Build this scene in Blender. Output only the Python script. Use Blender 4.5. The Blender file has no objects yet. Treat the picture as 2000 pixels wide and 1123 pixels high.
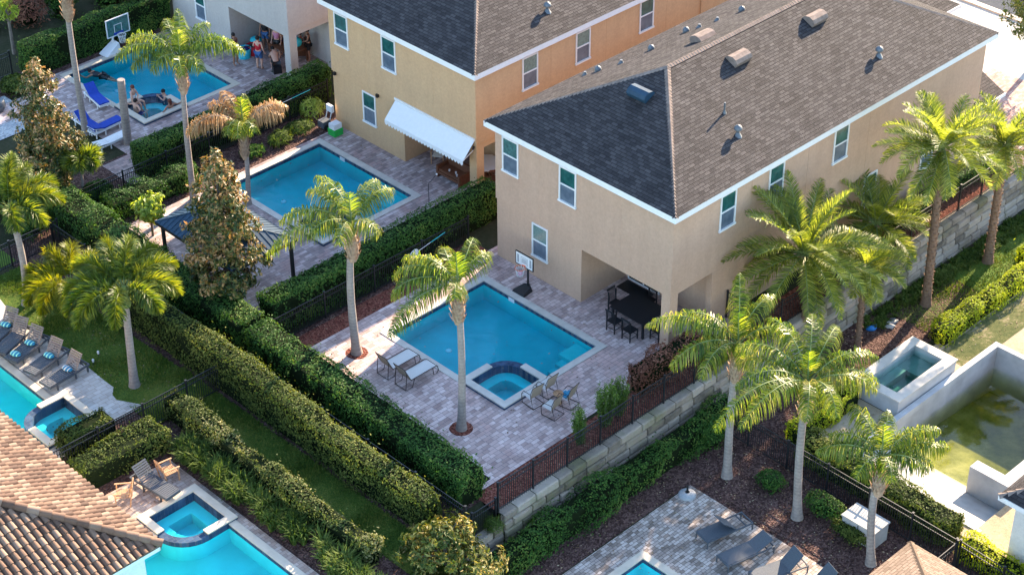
import bpy, math, random
import numpy as np
from math import radians as R, pi

# ------------------------------------------------------------------ camera, light, exposure
S = bpy.context.scene
COL = S.collection
PITCH, ROLL, YAW, FPX = R(34.80), R(-0.361), R(44.249), 3770.4
CAMLOC = np.array([-46.3497, -38.9246, 44.96])
def _basis():
    fw = np.array([0, math.cos(PITCH), -math.sin(PITCH)]); rt = np.array([1., 0, 0]); up = np.cross(rt, fw)
    r2 = math.cos(ROLL)*rt+math.sin(ROLL)*up; u2 = -math.sin(ROLL)*rt+math.cos(ROLL)*up
    c, s = math.cos(YAW), math.sin(YAW)
    T = np.array([[c, s, 0], [-s, c, 0], [0, 0, 1]])
    return T@r2, T@u2, T@fw
CR, CU, CF = _basis()
cd = bpy.data.cameras.new('camera'); cam = bpy.data.objects.new('camera', cd); COL.objects.link(cam)
cd.sensor_width = 36; cd.lens = FPX/2000*36; cd.clip_start = 1; cd.clip_end = 2000
from mathutils import Matrix, Vector
M4 = Matrix(((CR[0], CU[0], -CF[0], CAMLOC[0]), (CR[1], CU[1], -CF[1], CAMLOC[1]), (CR[2], CU[2], -CF[2], CAMLOC[2]), (0, 0, 0, 1)))
cam.matrix_world = M4
S.camera = cam

SUN_AZ, SUN_EL = 13.0, 23.0          # degrees; azimuth counter-clockwise from +x (the long axis of the houses)
W = bpy.data.worlds.new('World'); S.world = W; W.use_nodes = True
nt = W.node_tree; nt.nodes.clear()
sky = nt.nodes.new('ShaderNodeTexSky'); sky.sky_type = 'NISHITA'; sky.sun_disc = False
sky.sun_elevation = R(SUN_EL); sky.sun_rotation = R(90-SUN_AZ); sky.air_density = 1.0; sky.dust_density = 0.4; sky.ozone_density = 1.6
bg = nt.nodes.new('ShaderNodeBackground'); bg.inputs[1].default_value = 0.15
wo = nt.nodes.new('ShaderNodeOutputWorld')
nt.links.new(sky.outputs[0], bg.inputs[0]); nt.links.new(bg.outputs[0], wo.inputs[0])
sl = bpy.data.lights.new('sun', 'SUN'); sun = bpy.data.objects.new('sun', sl); COL.objects.link(sun)
sl.energy = 5.0; sl.angle = R(0.6); sl.color = (1.0, 0.79, 0.56)
sd = Vector((math.cos(R(SUN_EL))*math.cos(R(SUN_AZ)), math.cos(R(SUN_EL))*math.sin(R(SUN_AZ)), math.sin(R(SUN_EL))))
sun.rotation_euler = sd.to_track_quat('Z', 'Y').to_euler()
sun.location = (40, 20, 40)
S.view_settings.view_transform = 'Standard'; S.view_settings.look = 'None'
S.view_settings.exposure = 2.3; S.view_settings.gamma = 1.0
S.render.resolution_x = 1024; S.render.resolution_y = 574
try:
    S.cycles.max_bounces = 6; S.cycles.transparent_max_bounces = 8; S.cycles.diffuse_bounces = 3
    S.cycles.caustics_reflective = False; S.cycles.caustics_refractive = False
    S.cycles.sample_clamp_indirect = 6
except Exception: pass

# a picture point of the survey photograph -> the place it shows on the level z
def at(px, py, z=0.0):
    d = CF*FPX+CR*(px-1000)-CU*(py-561.5)
    t = (z-CAMLOC[2])/d[2]
    return CAMLOC+d*t
def hgt(b, t, z=0.0):
    p = at(b[0], b[1], z); d = CF*FPX+CR*(t[0]-1000)-CU*(t[1]-561.5)
    A = np.array([[0, -d[0]], [0, -d[1]], [1, -d[2]]]); s = np.linalg.lstsq(A, CAMLOC-p, rcond=None)[0]
    return p[2]+s[0]-z
def waz(phi): return R(phi)-YAW      # heading seen from the camera (0 right, 90 away) -> world azimuth
rng = np.random.default_rng(7)
random.seed(7)

# ------------------------------------------------------------------ materials
def srgb(r, g, b):
    f = lambda c: (c/255/12.92 if c/255 <= .04045 else ((c/255+.055)/1.055)**2.4)
    return (f(r), f(g), f(b), 1)
class NT:
    def __init__(s, name):
        s.m = bpy.data.materials.new(name); s.m.use_nodes = True; s.t = s.m.node_tree; s.t.nodes.clear()
        s.out = s.n('ShaderNodeOutputMaterial')
    def n(s, t, **k):
        o = s.t.nodes.new(t)
        for a, v in k.items():
            if a.startswith('i_'):
                key = a[2:]; key = int(key) if key.isdigit() else key
                o.inputs[key].default_value = v
            else: setattr(o, a, v)
        return o
    def l(s, a, b): s.t.links.new(a, b)
    def ramp(s, fac, stops):
        r = s.n('ShaderNodeValToRGB'); e = r.color_ramp.elements
        while len(e) < len(stops): e.new(.5)
        for x, (p, c) in zip(e, stops): x.position = p; x.color = c if len(c) == 4 else (*c, 1)
        s.l(fac, r.inputs[0]); return r.outputs[0]
    def mix(s, fac, a, b, mode='MIX'):
        m = s.n('ShaderNodeMix', data_type='RGBA', blend_type=mode)
        for v, k in ((fac, 0), (a, 6), (b, 7)):
            if hasattr(v, 'is_linked') or hasattr(v, 'node'): s.l(v, m.inputs[k])
            else: m.inputs[k].default_value = v if k == 0 or len(v) == 4 else (*v, 1)
        return m.outputs[2]
    def math(s, op, a, b=0.0, c=None):
        m = s.n('ShaderNodeMath', operation=op)
        for i, v in enumerate((a, b, c)):
            if v is None: continue
            if hasattr(v, 'node'): s.l(v, m.inputs[i])
            else: m.inputs[i].default_value = v
        return m.outputs[0]
    def noise(s, scale, detail=3, rough=.55, vec=None, dist=0):
        o = s.n('ShaderNodeTexNoise'); o.inputs['Scale'].default_value = scale; o.inputs['Detail'].default_value = detail
        o.inputs['Roughness'].default_value = rough; o.inputs['Distortion'].default_value = dist
        s.l(vec if vec is not None else s.obj(), o.inputs['Vector']); return o.outputs[0]
    def obj(s):
        if not hasattr(s, '_c'): s._c = s.n('ShaderNodeTexCoord')
        return s._c.outputs['Object']
    def uv(s):
        if not hasattr(s, '_c'): s._c = s.n('ShaderNodeTexCoord')
        return s._c.outputs['UV']
    def bump(s, h, strength=.4, dist=.02):
        b = s.n('ShaderNodeBump'); b.inputs['Strength'].default_value = strength; b.inputs['Distance'].default_value = dist
        s.l(h, b.inputs['Height']); return b.outputs[0]
    def pr(s, color, rough=.6, spec=.3, metal=0, normal=None, **k):
        p = s.n('ShaderNodeBsdfPrincipled')
        if hasattr(color, 'node'): s.l(color, p.inputs['Base Color'])
        else: p.inputs['Base Color'].default_value = color if len(color) == 4 else (*color, 1)
        if hasattr(rough, 'node'): s.l(rough, p.inputs['Roughness'])
        else: p.inputs['Roughness'].default_value = rough
        p.inputs['Specular IOR Level'].default_value = spec; p.inputs['Metallic'].default_value = metal
        if normal is not None: s.l(normal, p.inputs['Normal'])
        return p
    def done(s, sh):
        s.l(sh if not hasattr(sh, 'outputs') else sh.outputs[0], s.out.inputs[0]); return s.m

def plain(name, c, rough=.55, spec=.3, metal=0, var=.12, scale=6, bump=.0, bscale=40):
    n = NT(name); c = c[:3]
    f = n.noise(scale, 4)
    col = n.ramp(f, [(.3, tuple(x*(1-var) for x in c)), (.7, tuple(min(1, x*(1+var)) for x in c))])
    nm = n.bump(n.noise(bscale, 3), bump, .02) if bump else None
    return n.done(n.pr(col, rough, spec, metal, nm))
def leaf(name, stops, trans=.45, tcol=None, rough=.45, spec=.35):
    n = NT(name)
    g = n.n('ShaderNodeNewGeometry')
    big = n.noise(.55, 3)
    f = n.math('ADD', n.math('MULTIPLY', g.outputs['Random Per Island'], .72), n.math('MULTIPLY', n.math('SUBTRACT', big, .40), 1.5))
    col = n.ramp(f, stops)
    p = n.pr(col, rough, spec)
    t = n.n('ShaderNodeBsdfTranslucent')
    tc = n.mix(1.0, col, tcol or (1.5, 1.45, .55, 1), 'MULTIPLY')
    n.l(tc, t.inputs[0])
    m = n.n('ShaderNodeMixShader'); m.inputs[0].default_value = trans
    n.l(p.outputs[0], m.inputs[1]); n.l(t.outputs[0], m.inputs[2])
    return n.done(m)
def stucco(name, c):
    n = NT(name)
    f = n.noise(.45, 6, .65)
    mp = n.n('ShaderNodeMapping'); mp.inputs['Scale'].default_value = (2.2, 2.2, .16); n.l(n.obj(), mp.inputs[0])
    st = n.noise(1.6, 4, .6, mp.outputs[0])
    c = c[:3]
    col = n.ramp(f, [(.25, tuple(x*.90 for x in c)), (.75, tuple(x*1.07 for x in c))])
    stain = n.ramp(st, [(.30, (.84, .82, .80)), (.60, (1, 1, 1))])
    col = n.mix(.28, col, n.mix(1.0, col, stain, 'MULTIPLY'))
    gr = n.ramp(n.noise(9, 5, .7), [(.3, (.90, .90, .90)), (.7, (1.06, 1.06, 1.06))]); col = n.mix(1.0, col, gr, 'MULTIPLY')
    return n.done(n.pr(col, .9, .12, 0, n.bump(n.noise(55, 3), .35, .012)))
def pavers(name, cols, bw=.30, bh=.20, joint=(.16, .14, .15), rotz=0., pink=None):
    n = NT(name)
    mp = n.n('ShaderNodeMapping'); mp.inputs['Rotation'].default_value = (0, 0, rotz); n.l(n.obj(), mp.inputs[0])
    def brick(w, h, off, sq):
        b = n.n('ShaderNodeTexBrick'); b.offset = off; b.squash = sq; b.squash_frequency = 2
        b.inputs['Color1'].default_value = (0, 0, 0, 1); b.inputs['Color2'].default_value = (1, 1, 1, 1); b.inputs['Mortar'].default_value = (.5, .5, .5, 1)
        b.inputs['Scale'].default_value = 1; b.inputs['Mortar Size'].default_value = .008; b.inputs['Mortar Smooth'].default_value = .3
        b.inputs['Brick Width'].default_value = w; b.inputs['Row Height'].default_value = h
        n.l(mp.outputs[0], b.inputs['Vector']); return b
    b = brick(bw, bh, .5, 1.45)
    k = n.math('ADD', n.math('MULTIPLY', b.outputs[0], .62), n.math('MULTIPLY', n.noise(1.1, 4, .62), .55))
    col = n.ramp(k, [(.16+i*.74/(len(cols)-1), c) for i, c in enumerate(cols)])
    if pink is not None:
        pk = n.ramp(n.noise(.42, 3, .6), [(.47, (0, 0, 0)), (.62, (1, 1, 1))])
        pm = n.math('MULTIPLY', pk, n.math('GREATER_THAN', k, .52)); col = n.mix(n.math('MULTIPLY', pm, .5), col, pink)
    col = n.mix(b.outputs['Fac'], col, joint)
    dirt = n.ramp(n.noise(.9, 6, .65), [(.34, (.74, .72, .72)), (.56, (1, 1, 1))])
    col = n.mix(1.0, col, dirt, 'MULTIPLY')
    h = n.math('ADD', n.math('MULTIPLY', b.outputs['Fac'], -1.0), n.math('MULTIPLY', n.noise(25, 3), .35))
    return n.done(n.pr(col, .8, .2, 0, n.bump(h, .5, .01)))
def shingle(name, c1, c2, c3):
    n = NT(name)
    def br(w, h, off):
        b = n.n('ShaderNodeTexBrick'); b.offset = off; b.offset_frequency = 2
        b.inputs['Color1'].default_value = (0, 0, 0, 1); b.inputs['Color2'].default_value = (1, 1, 1, 1); b.inputs['Mortar'].default_value = (0, 0, 0, 1)
        b.inputs['Scale'].default_value = 1; b.inputs['Mortar Size'].default_value = .011; b.inputs['Mortar Smooth'].default_value = .4
        b.inputs['Brick Width'].default_value = w; b.inputs['Row Height'].default_value = h; b.inputs['Bias'].default_value = 0
        n.l(n.uv(), b.inputs['Vector']); return b
    b = br(.30, .145, .42)
    k = n.math('ADD', n.math('MULTIPLY', b.outputs[0], .5), n.math('MULTIPLY', n.noise(1.3, 4, .6, n.uv()), .5))
    col = n.ramp(k, [(.15, c1), (.52, c2), (.88, c3)])
    col = n.mix(n.math('MULTIPLY', b.outputs['Fac'], .75), col, tuple(x*.45 for x in c1[:3]))
    mp = n.n('ShaderNodeMapping'); mp.inputs['Scale'].default_value = (1.2, .09, 1); n.l(n.uv(), mp.inputs[0])
    streak = n.ramp(n.noise(1.0, 4, .6, mp.outputs[0]), [(.35, (.80, .78, .77)), (.62, (1.06, 1.05, 1.04))])
    col = n.mix(.7, col, n.mix(1.0, col, streak, 'MULTIPLY'))
    # each course is a thin wedge, thick at its lower edge
    sx = n.n('ShaderNodeSeparateXYZ'); n.l(n.uv(), sx.inputs[0])
    saw = n.math('SUBTRACT', 1.0, n.math('FRACT', n.math('DIVIDE', sx.outputs[1], .145)))
    h = n.math('ADD', saw, n.math('ADD', n.math('MULTIPLY', b.outputs[0], .6), n.math('MULTIPLY', n.noise(60, 2, .5, n.uv()), .5)))
    return n.done(n.pr(col, .84, .10, 0, n.bump(h, 1.0, .042)))
def ground(name, stops, scale=3., bump=.5, bscale=40, detail=6):
    n = NT(name)
    f = n.math('ADD', n.math('MULTIPLY', n.noise(scale, detail, .65), .6), n.math('MULTIPLY', n.noise(scale*9, 3, .6), .4))
    return n.done(n.pr(n.ramp(f, stops), .95, .1, 0, n.bump(n.noise(bscale, 4, .7), bump, .04)))
def mulch(name, a, b, c):
    n = NT(name)
    v = n.n('ShaderNodeTexVoronoi'); v.inputs['Scale'].default_value = 16; n.l(n.obj(), v.inputs['Vector'])
    sp = n.n('ShaderNodeSeparateColor'); n.l(v.outputs['Color'], sp.inputs[0])
    k = n.math('ADD', n.math('MULTIPLY', sp.outputs[0], .55), n.math('MULTIPLY', n.noise(1.5, 5, .6), .5))
    col = n.ramp(k, [(.2, a), (.55, b), (.9, c)])
    return n.done(n.pr(col, .95, .1, 0, n.bump(v.outputs['Distance'], .8, .05)))
def water_mat(name, absorb, density, ripple=.12, rscale=2.2, tint=(1, 1, 1, 1), refl=.5):
    n = NT(name)
    nm = n.bump(n.noise(rscale, 3, .5, None, .6), ripple, .1)
    tr = n.n('ShaderNodeBsdfTransparent'); tr.inputs[0].default_value = tint
    gl = n.n('ShaderNodeBsdfGlossy'); gl.inputs['Roughness'].default_value = .03; n.l(nm, gl.inputs['Normal'])
    fr = n.n('ShaderNodeFresnel'); fr.inputs[0].default_value = 1.33; n.l(nm, fr.inputs['Normal'])
    geo = n.n('ShaderNodeNewGeometry')
    fac = n.math('MULTIPLY', n.math('MULTIPLY', fr.outputs[0], refl), n.math('SUBTRACT', 1.0, geo.outputs['Backfacing']))
    m = n.n('ShaderNodeMixShader'); n.l(fac, m.inputs[0]); n.l(tr.outputs[0], m.inputs[1]); n.l(gl.outputs[0], m.inputs[2])
    va = n.n('ShaderNodeVolumeAbsorption'); va.inputs[0].default_value = (*absorb, 1); va.inputs[1].default_value = density
    n.l(va.outputs[0], n.out.inputs[1])
    return n.done(m)

MT = {}
MT['tan'] = stucco('tan_stucco', (.50, .328, .228))
MT['ochre'] = stucco('ochre_stucco', (.55, .352, .195))
MT['greywall'] = stucco('grey_stucco', (.44, .40, .37))
MT['whitewall'] = stucco('white_stucco', (.70, .66, .60))
MT['white'] = plain('white_paint', (.70, .69, .67), .45, .35, 0, .04)
MT['whiteplastic'] = plain('white_plastic', (.66, .66, .66), .35, .4, 0, .03)
MT['shing'] = shingle('brown_shingle', (.028, .025, .026), (.055, .050, .050), (.086, .077, .076))
MT['shingtan'] = shingle('tan_shingle', (.19, .135, .095), (.28, .205, .15), (.36, .27, .2))
MT['ridge'] = plain('ridge_shingle', (.20, .155, .13), .9, .1, 0, .25, 5, .4, 30)
MT['lead'] = plain('grey_metal', (.12, .13, .14), .5, .4, .3, .15)
MT['black'] = plain('black_metal', (.012, .013, .015), .45, .4, 0, .1)
MT['char'] = plain('charcoal_weave', (.075, .085, .10), .7, .25, 0, .2, 30, .3, 120)
MT['darkwood'] = plain('grey_wood', (.22, .175, .15), .75, .2, 0, .25, 20, .2)
MT['teak'] = plain('teak_wood', (.42, .235, .125), .65, .3, 0, .22, 14, .2)
MT['brownwood'] = plain('brown_wood', (.14, .055, .028), .6, .3, 0, .25, 14, .2)
MT['sling'] = plain('pale_sling', (.50, .48, .45), .75, .2, 0, .06, 30, .15, 150)
MT['slingtan'] = plain('tan_sling', (.36, .28, .20), .75, .2, 0, .08, 30, .15, 150)
MT['bronze'] = plain('bronze_frame', (.05, .033, .028), .4, .5, .3, .1)
MT['blue'] = plain('blue_cushion', (.015, .05, .30), .8, .2, 0, .15, 8, .2)
MT['coping'] = plain('cream_coping', (.50, .435, .345), .75, .25, 0, .10, 2.5, .15, 60)
MT['copinggrey'] = plain('grey_coping', (.47, .43, .375), .75, .25, 0, .12, 2.5, .15, 60)
MT['concrete'] = plain('white_concrete', (.37, .355, .33), .85, .2, 0, .16, 1.4, .2, 30)
MT['plaster'] = plain('raw_pool_plaster', (.40, .395, .39), .85, .2, 0, .2, 1.1, .2, 25)
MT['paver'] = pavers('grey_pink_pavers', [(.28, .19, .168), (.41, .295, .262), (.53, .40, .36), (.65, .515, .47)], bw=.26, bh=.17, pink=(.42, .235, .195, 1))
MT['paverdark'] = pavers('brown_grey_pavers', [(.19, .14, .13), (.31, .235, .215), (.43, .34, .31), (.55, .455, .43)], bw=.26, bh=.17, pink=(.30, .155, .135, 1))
MT['paverlow'] = pavers('weathered_pavers', [(.12, .092, .075), (.27, .215, .18), (.40, .33, .285), (.53, .455, .40)], .19, .125, (.06, .055, .05))
MT['paverwarm'] = pavers('warm_pavers', [(.28, .19, .15), (.36, .265, .215), (.42, .32, .265), (.49, .40, .34)], .22, .15, (.22, .16, .13))
MT['paverleft'] = pavers('cream_pavers', [(.36, .32, .29), (.44, .40, .36), (.50, .46, .42), (.55, .52, .48)], .30, .20, (.30, .25, .2))
MT['paverred'] = pavers('red_driveway_pavers', [(.28, .15, .12), (.36, .2, .16), (.42, .27, .22), (.46, .34, .29)], .22, .11, (.2, .13, .1))
MT['lawn'] = ground('lawn', [(.25, (.042, .088, .016)), (.5, (.085, .145, .025)), (.75, (.16, .19, .045))], .7, .8, 60)
MT['lawndry'] = ground('dry_lawn', [(.3, (.03, .05, .014)), (.5, (.10, .105, .04)), (.62, (.26, .21, .13)), (.8, (.36, .29, .19))], .6, .6, 40)
MT['sand'] = ground('sandy_soil', [(.25, (.22, .17, .11)), (.5, (.38, .30, .20)), (.8, (.50, .41, .29))], 1.2, .4, 30)
MT['mulch'] = mulch('brown_mulch', (.026, .014, .012), (.076, .042, .036), (.17, .105, .088))
MT['mulchred'] = mulch('red_mulch', (.06, .018, .013), (.17, .055, .038), (.28, .12, .085))
MT['soil'] = ground('dark_ground', [(.25, (.014, .020, .008)), (.5, (.032, .036, .018)), (.8, (.07, .055, .04))], .8, .6, 30)
MT['gravel'] = mulch('white_gravel', (.20, .21, .22), (.36, .37, .38), (.52, .52, .50))
MT['asphalt'] = ground('asphalt', [(.3, (.045, .05, .06)), (.7, (.075, .08, .09))], 3, .3, 90)
MT['tile'] = pavers('navy_pool_tile', [(.016, .036, .075), (.028, .060, .115), (.045, .09, .16)], .15, .15, (.08, .10, .13))
MT['stalebasin'] = plain('stained_plaster', (.17, .25, .23), .85, .2, 0, .25, 1.3)
MT['basin'] = plain('blue_plaster', (.006, .43, .455), .8, .2, 0, .10, 1.3)
MT['basinturq'] = plain('turquoise_plaster', (.03, .57, .59), .8, .2, 0, .08, 1.3)
MT['water'] = water_mat('pool_water', (.01, .79, .90), .72, .24, 2.8)
MT['waterturq'] = water_mat('turquoise_pool_water', (.02, .86, .91), .42, .08)
MT['waterspa'] = water_mat('spa_water', (.01, .80, .92), .6, .3, 4)
MT['waterwave'] = water_mat('rippled_pool_water', (.01, .79, .90), .7, .3, 2.4)
MT['watergreen'] = water_mat('murky_pool_water', (.72, .74, .40), 1.1, .02, 1.2, (1, 1, 1, 1), 1.0)
MT['waterteal'] = water_mat('stale_spa_water', (.40, .74, .68), 1.6, .05, 2)
n = NT('algae_floor'); f = n.noise(.8, 6, .7)
MT['algae'] = n.done(n.pr(n.ramp(f, [(.3, (.08, .10, .04)), (.5, (.21, .21, .085)), (.7, (.36, .34, .20))]), .9, .1))
n = NT('window_glass_teal'); f = n.noise(2.2, 3)
MT['glassup'] = n.done(n.pr(n.ramp(f, [(.35, (.012, .065, .062)), (.7, (.035, .14, .125))]), .06, .6))
n = NT('window_screen'); f = n.noise(2, 3)
MT['glassmid'] = plain('curtained_glass', (.05, .13, .12), .10, .6, 0, .35, 9); MT['glassblind'] = plain('blind_behind_glass', (.12, .20, .18), .12, .6, 0, .25, 12)
MT['glasslo'] = n.done(n.pr(n.ramp(f, [(.35, (.075, .105, .14)), (.7, (.14, .175, .215))]), .22, .5))
MT['glassdark'] = plain('dark_glass', (.012, .016, .02), .08, .6, 0, .2)
MT['navyroof'] = plain('navy_metal_roof', (.018, .045, .075), .6, .2, 0, .15, 3)
# leaves
MT['hedge'] = leaf('hedge_leaves', [(.1, (.016, .045, .010)), (.45, (.036, .095, .018)), (.75, (.07, .15, .028)), (.95, (.14, .20, .040))], .30, None, .6, .14)
MT['hedgeolive'] = leaf('olive_hedge_leaves', [(.1, (.026, .045, .009)), (.45, (.060, .090, .017)), (.75, (.115, .145, .030)), (.95, (.20, .21, .05))], .30, None, .6, .14)
MT['hedgeyel'] = leaf('golden_hedge_leaves', [(.1, (.13, .18, .008)), (.5, (.30, .36, .014)), (.9, (.48, .50, .03))], .40, None, .6, .14)
MT['hedgevar'] = leaf('variegated_leaves', [(.1, (.03, .05, .012)), (.45, (.07, .10, .022)), (.75, (.14, .155, .045)), (.95, (.28, .26, .12))], .28, None, .6, .14)
MT['dryleaf'] = leaf('rusty_dead_leaves', [(.1, (.08, .032, .020)), (.5, (.19, .080, .050)), (.9, (.30, .15, .10))], .25, (1.3, .9, .7, 1), .6, .14)
MT['grassblade'] = leaf('grass_blades', [(.1, (.03, .06, .012)), (.5, (.07, .115, .022)), (.9, (.14, .18, .045))], .4, None, .7, .12)
MT['magnolia'] = leaf('magnolia_leaves', [(.12, (.020, .040, .010)), (.36, (.05, .08, .018)), (.56, (.14, .125, .032)), (.76, (.30, .19, .075)), (.97, (.48, .31, .16))], .22, (1.6, 1.2, .5, 1), .40, .3)
MT['lime'] = leaf('lime_leaves', [(.1, (.12, .18, .02)), (.5, (.28, .36, .05)), (.9, (.45, .50, .14))], .45)
MT['queen'] = leaf('queen_palm_leaflets', [(.1, (.035, .080, .010)), (.45, (.115, .175, .014)), (.75, (.26, .285, .03)), (.95, (.42, .36, .13))], .50, (1.45, 1.45, .5, 1), .38, .34)
MT['fox'] = leaf('foxtail_palm_leaflets', [(.1, (.03, .07, .012)), (.5, (.10, .15, .017)), (.9, (.23, .26, .03))], .47, (1.7, 1.45, .35, 1))
MT['foxlit'] = leaf('sunlit_foxtail_leaflets', [(.1, (.08, .11, .010)), (.5, (.20, .23, .014)), (.9, (.36, .34, .02))], .60, (1.7, 1.45, .35, 1))  # brighter, yellower copy of the foxtail leaflets: sunlight put into the colour
MT['magnoliagold'] = leaf('golden_magnolia_leaves', [(.12, (.035, .06, .012)), (.4, (.095, .12, .025)), (.65, (.20, .19, .05)), (.9, (.40, .31, .12))], .3, (1.5, 1.3, .5, 1), .5, .2)
MT['date'] = leaf('date_palm_leaflets', [(.1, (.075, .12, .022)), (.45, (.17, .22, .035)), (.75, (.30, .33, .06)), (.95, (.50, .50, .16))], .60)
MT['deadfrond'] = leaf('dead_frond_leaflets', [(.1, (.18, .10, .04)), (.5, (.38, .235, .095)), (.9, (.58, .40, .19))], .35, (1.3, 1.0, .7, 1))
def barkmat(name, a, b, ring=6.5, dia=False):
    n = NT(name)
    sx = n.n('ShaderNodeSeparateXYZ'); n.l(n.obj(), sx.inputs[0])
    w = n.math('FRACT', n.math('ADD', n.math('MULTIPLY', sx.outputs[2], ring), n.math('MULTIPLY', n.noise(3, 3), .8)))
    f = n.math('ADD', n.math('MULTIPLY', n.math('POWER', w, .45), .18), n.math('ADD', n.math('MULTIPLY', n.noise(9, 5, .7), .45), n.math('MULTIPLY', n.noise(1.1, 3), .42)))
    return n.done(n.pr(n.ramp(f, [(.25, a), (.75, b)]), .9, .1, 0, n.bump(f, .7, .04)))
MT['barkq'] = barkmat('grey_palm_bark', (.12, .10, .09), (.36, .305, .27))
MT['barkd'] = barkmat('brown_palm_bark', (.085, .05, .032), (.26, .165, .11), 7)
MT['boots'] = barkmat('palm_boot_fibre', (.16, .095, .06), (.50, .36, .25), 5)
MT['shaft'] = plain('green_crownshaft', (.16, .20, .06), .5, .3, 0, .3, 4)
MT['bark'] = barkmat('tree_bark', (.10, .08, .065), (.22, .19, .16), 2)
def tilemat():
    n = NT('clay_roof_tile'); g = n.n('ShaderNodeNewGeometry')
    f = n.math('ADD', n.math('MULTIPLY', g.outputs['Random Per Island'], .75), n.math('MULTIPLY', n.noise(5, 4), .35))
    col = n.ramp(f, [(.12, (.07, .042, .030)), (.4, (.13, .078, .053)), (.65, (.18, .112, .075)), (.95, (.25, .175, .125))])
    return n.done(n.pr(col, .8, .2, 0, n.bump(n.noise(30, 3), .3, .02)))
MT['claytile'] = tilemat()
def blockmat(name):
    n = NT(name); g = n.n('ShaderNodeNewGeometry')
    f = n.math('ADD', n.math('MULTIPLY', g.outputs['Random Per Island'], .5), n.math('MULTIPLY', n.noise(2.2, 6, .65), .7))
    col = n.ramp(f, [(.22, (.065, .054, .044)), (.45, (.20, .165, .132)), (.68, (.32, .265, .215)), (.95, (.41, .35, .29))])
    mo = n.ramp(n.noise(.55, 5, .7), [(.48, (0, 0, 0)), (.62, (1, 1, 1))])
    col = n.mix(n.math('MULTIPLY', mo, .65), col, (.13, .125, .055, 1))
    return n.done(n.pr(col, .92, .1, 0, n.bump(n.noise(14, 5, .7), .9, .05)))
MT['block'] = blockmat('wall_blocks')
# people and cloth
MT['skin'] = plain('skin_light', (.52, .30, .215), .55, .3, 0, .06)
MT['skindk'] = plain('skin_brown', (.30, .155, .10), .55, .3, 0, .06)
MT['hair'] = plain('dark_hair', (.010, .008, .007), .6, .3, 0, .2, 30)
MT['hairred'] = plain('auburn_hair', (.12, .035, .02), .6, .3, 0, .2, 30)
for nm_, c_ in dict(red=(.42, .012, .025), denim=(.035, .10, .24), navy=(.01, .02, .12), cyan=(.03, .45, .55), teal=(.05, .42, .42), green=(.02, .35, .06),
                    orange=(.75, .16, .06), grey=(.30, .31, .32), pillowblue=(.02, .20, .33), pillowmint=(.30, .66, .50), cream=(.62, .58, .50), plaid=(.10, .03, .04),
                    tarp=(.02, .16, .42), eye=(.02, .015, .01), lip=(.36, .12, .10), pink=(.5, .2, .3)).items():
    MT[nm_] = plain(nm_+'_colour', c_, .6, .3, 0, .12, 12)

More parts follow.
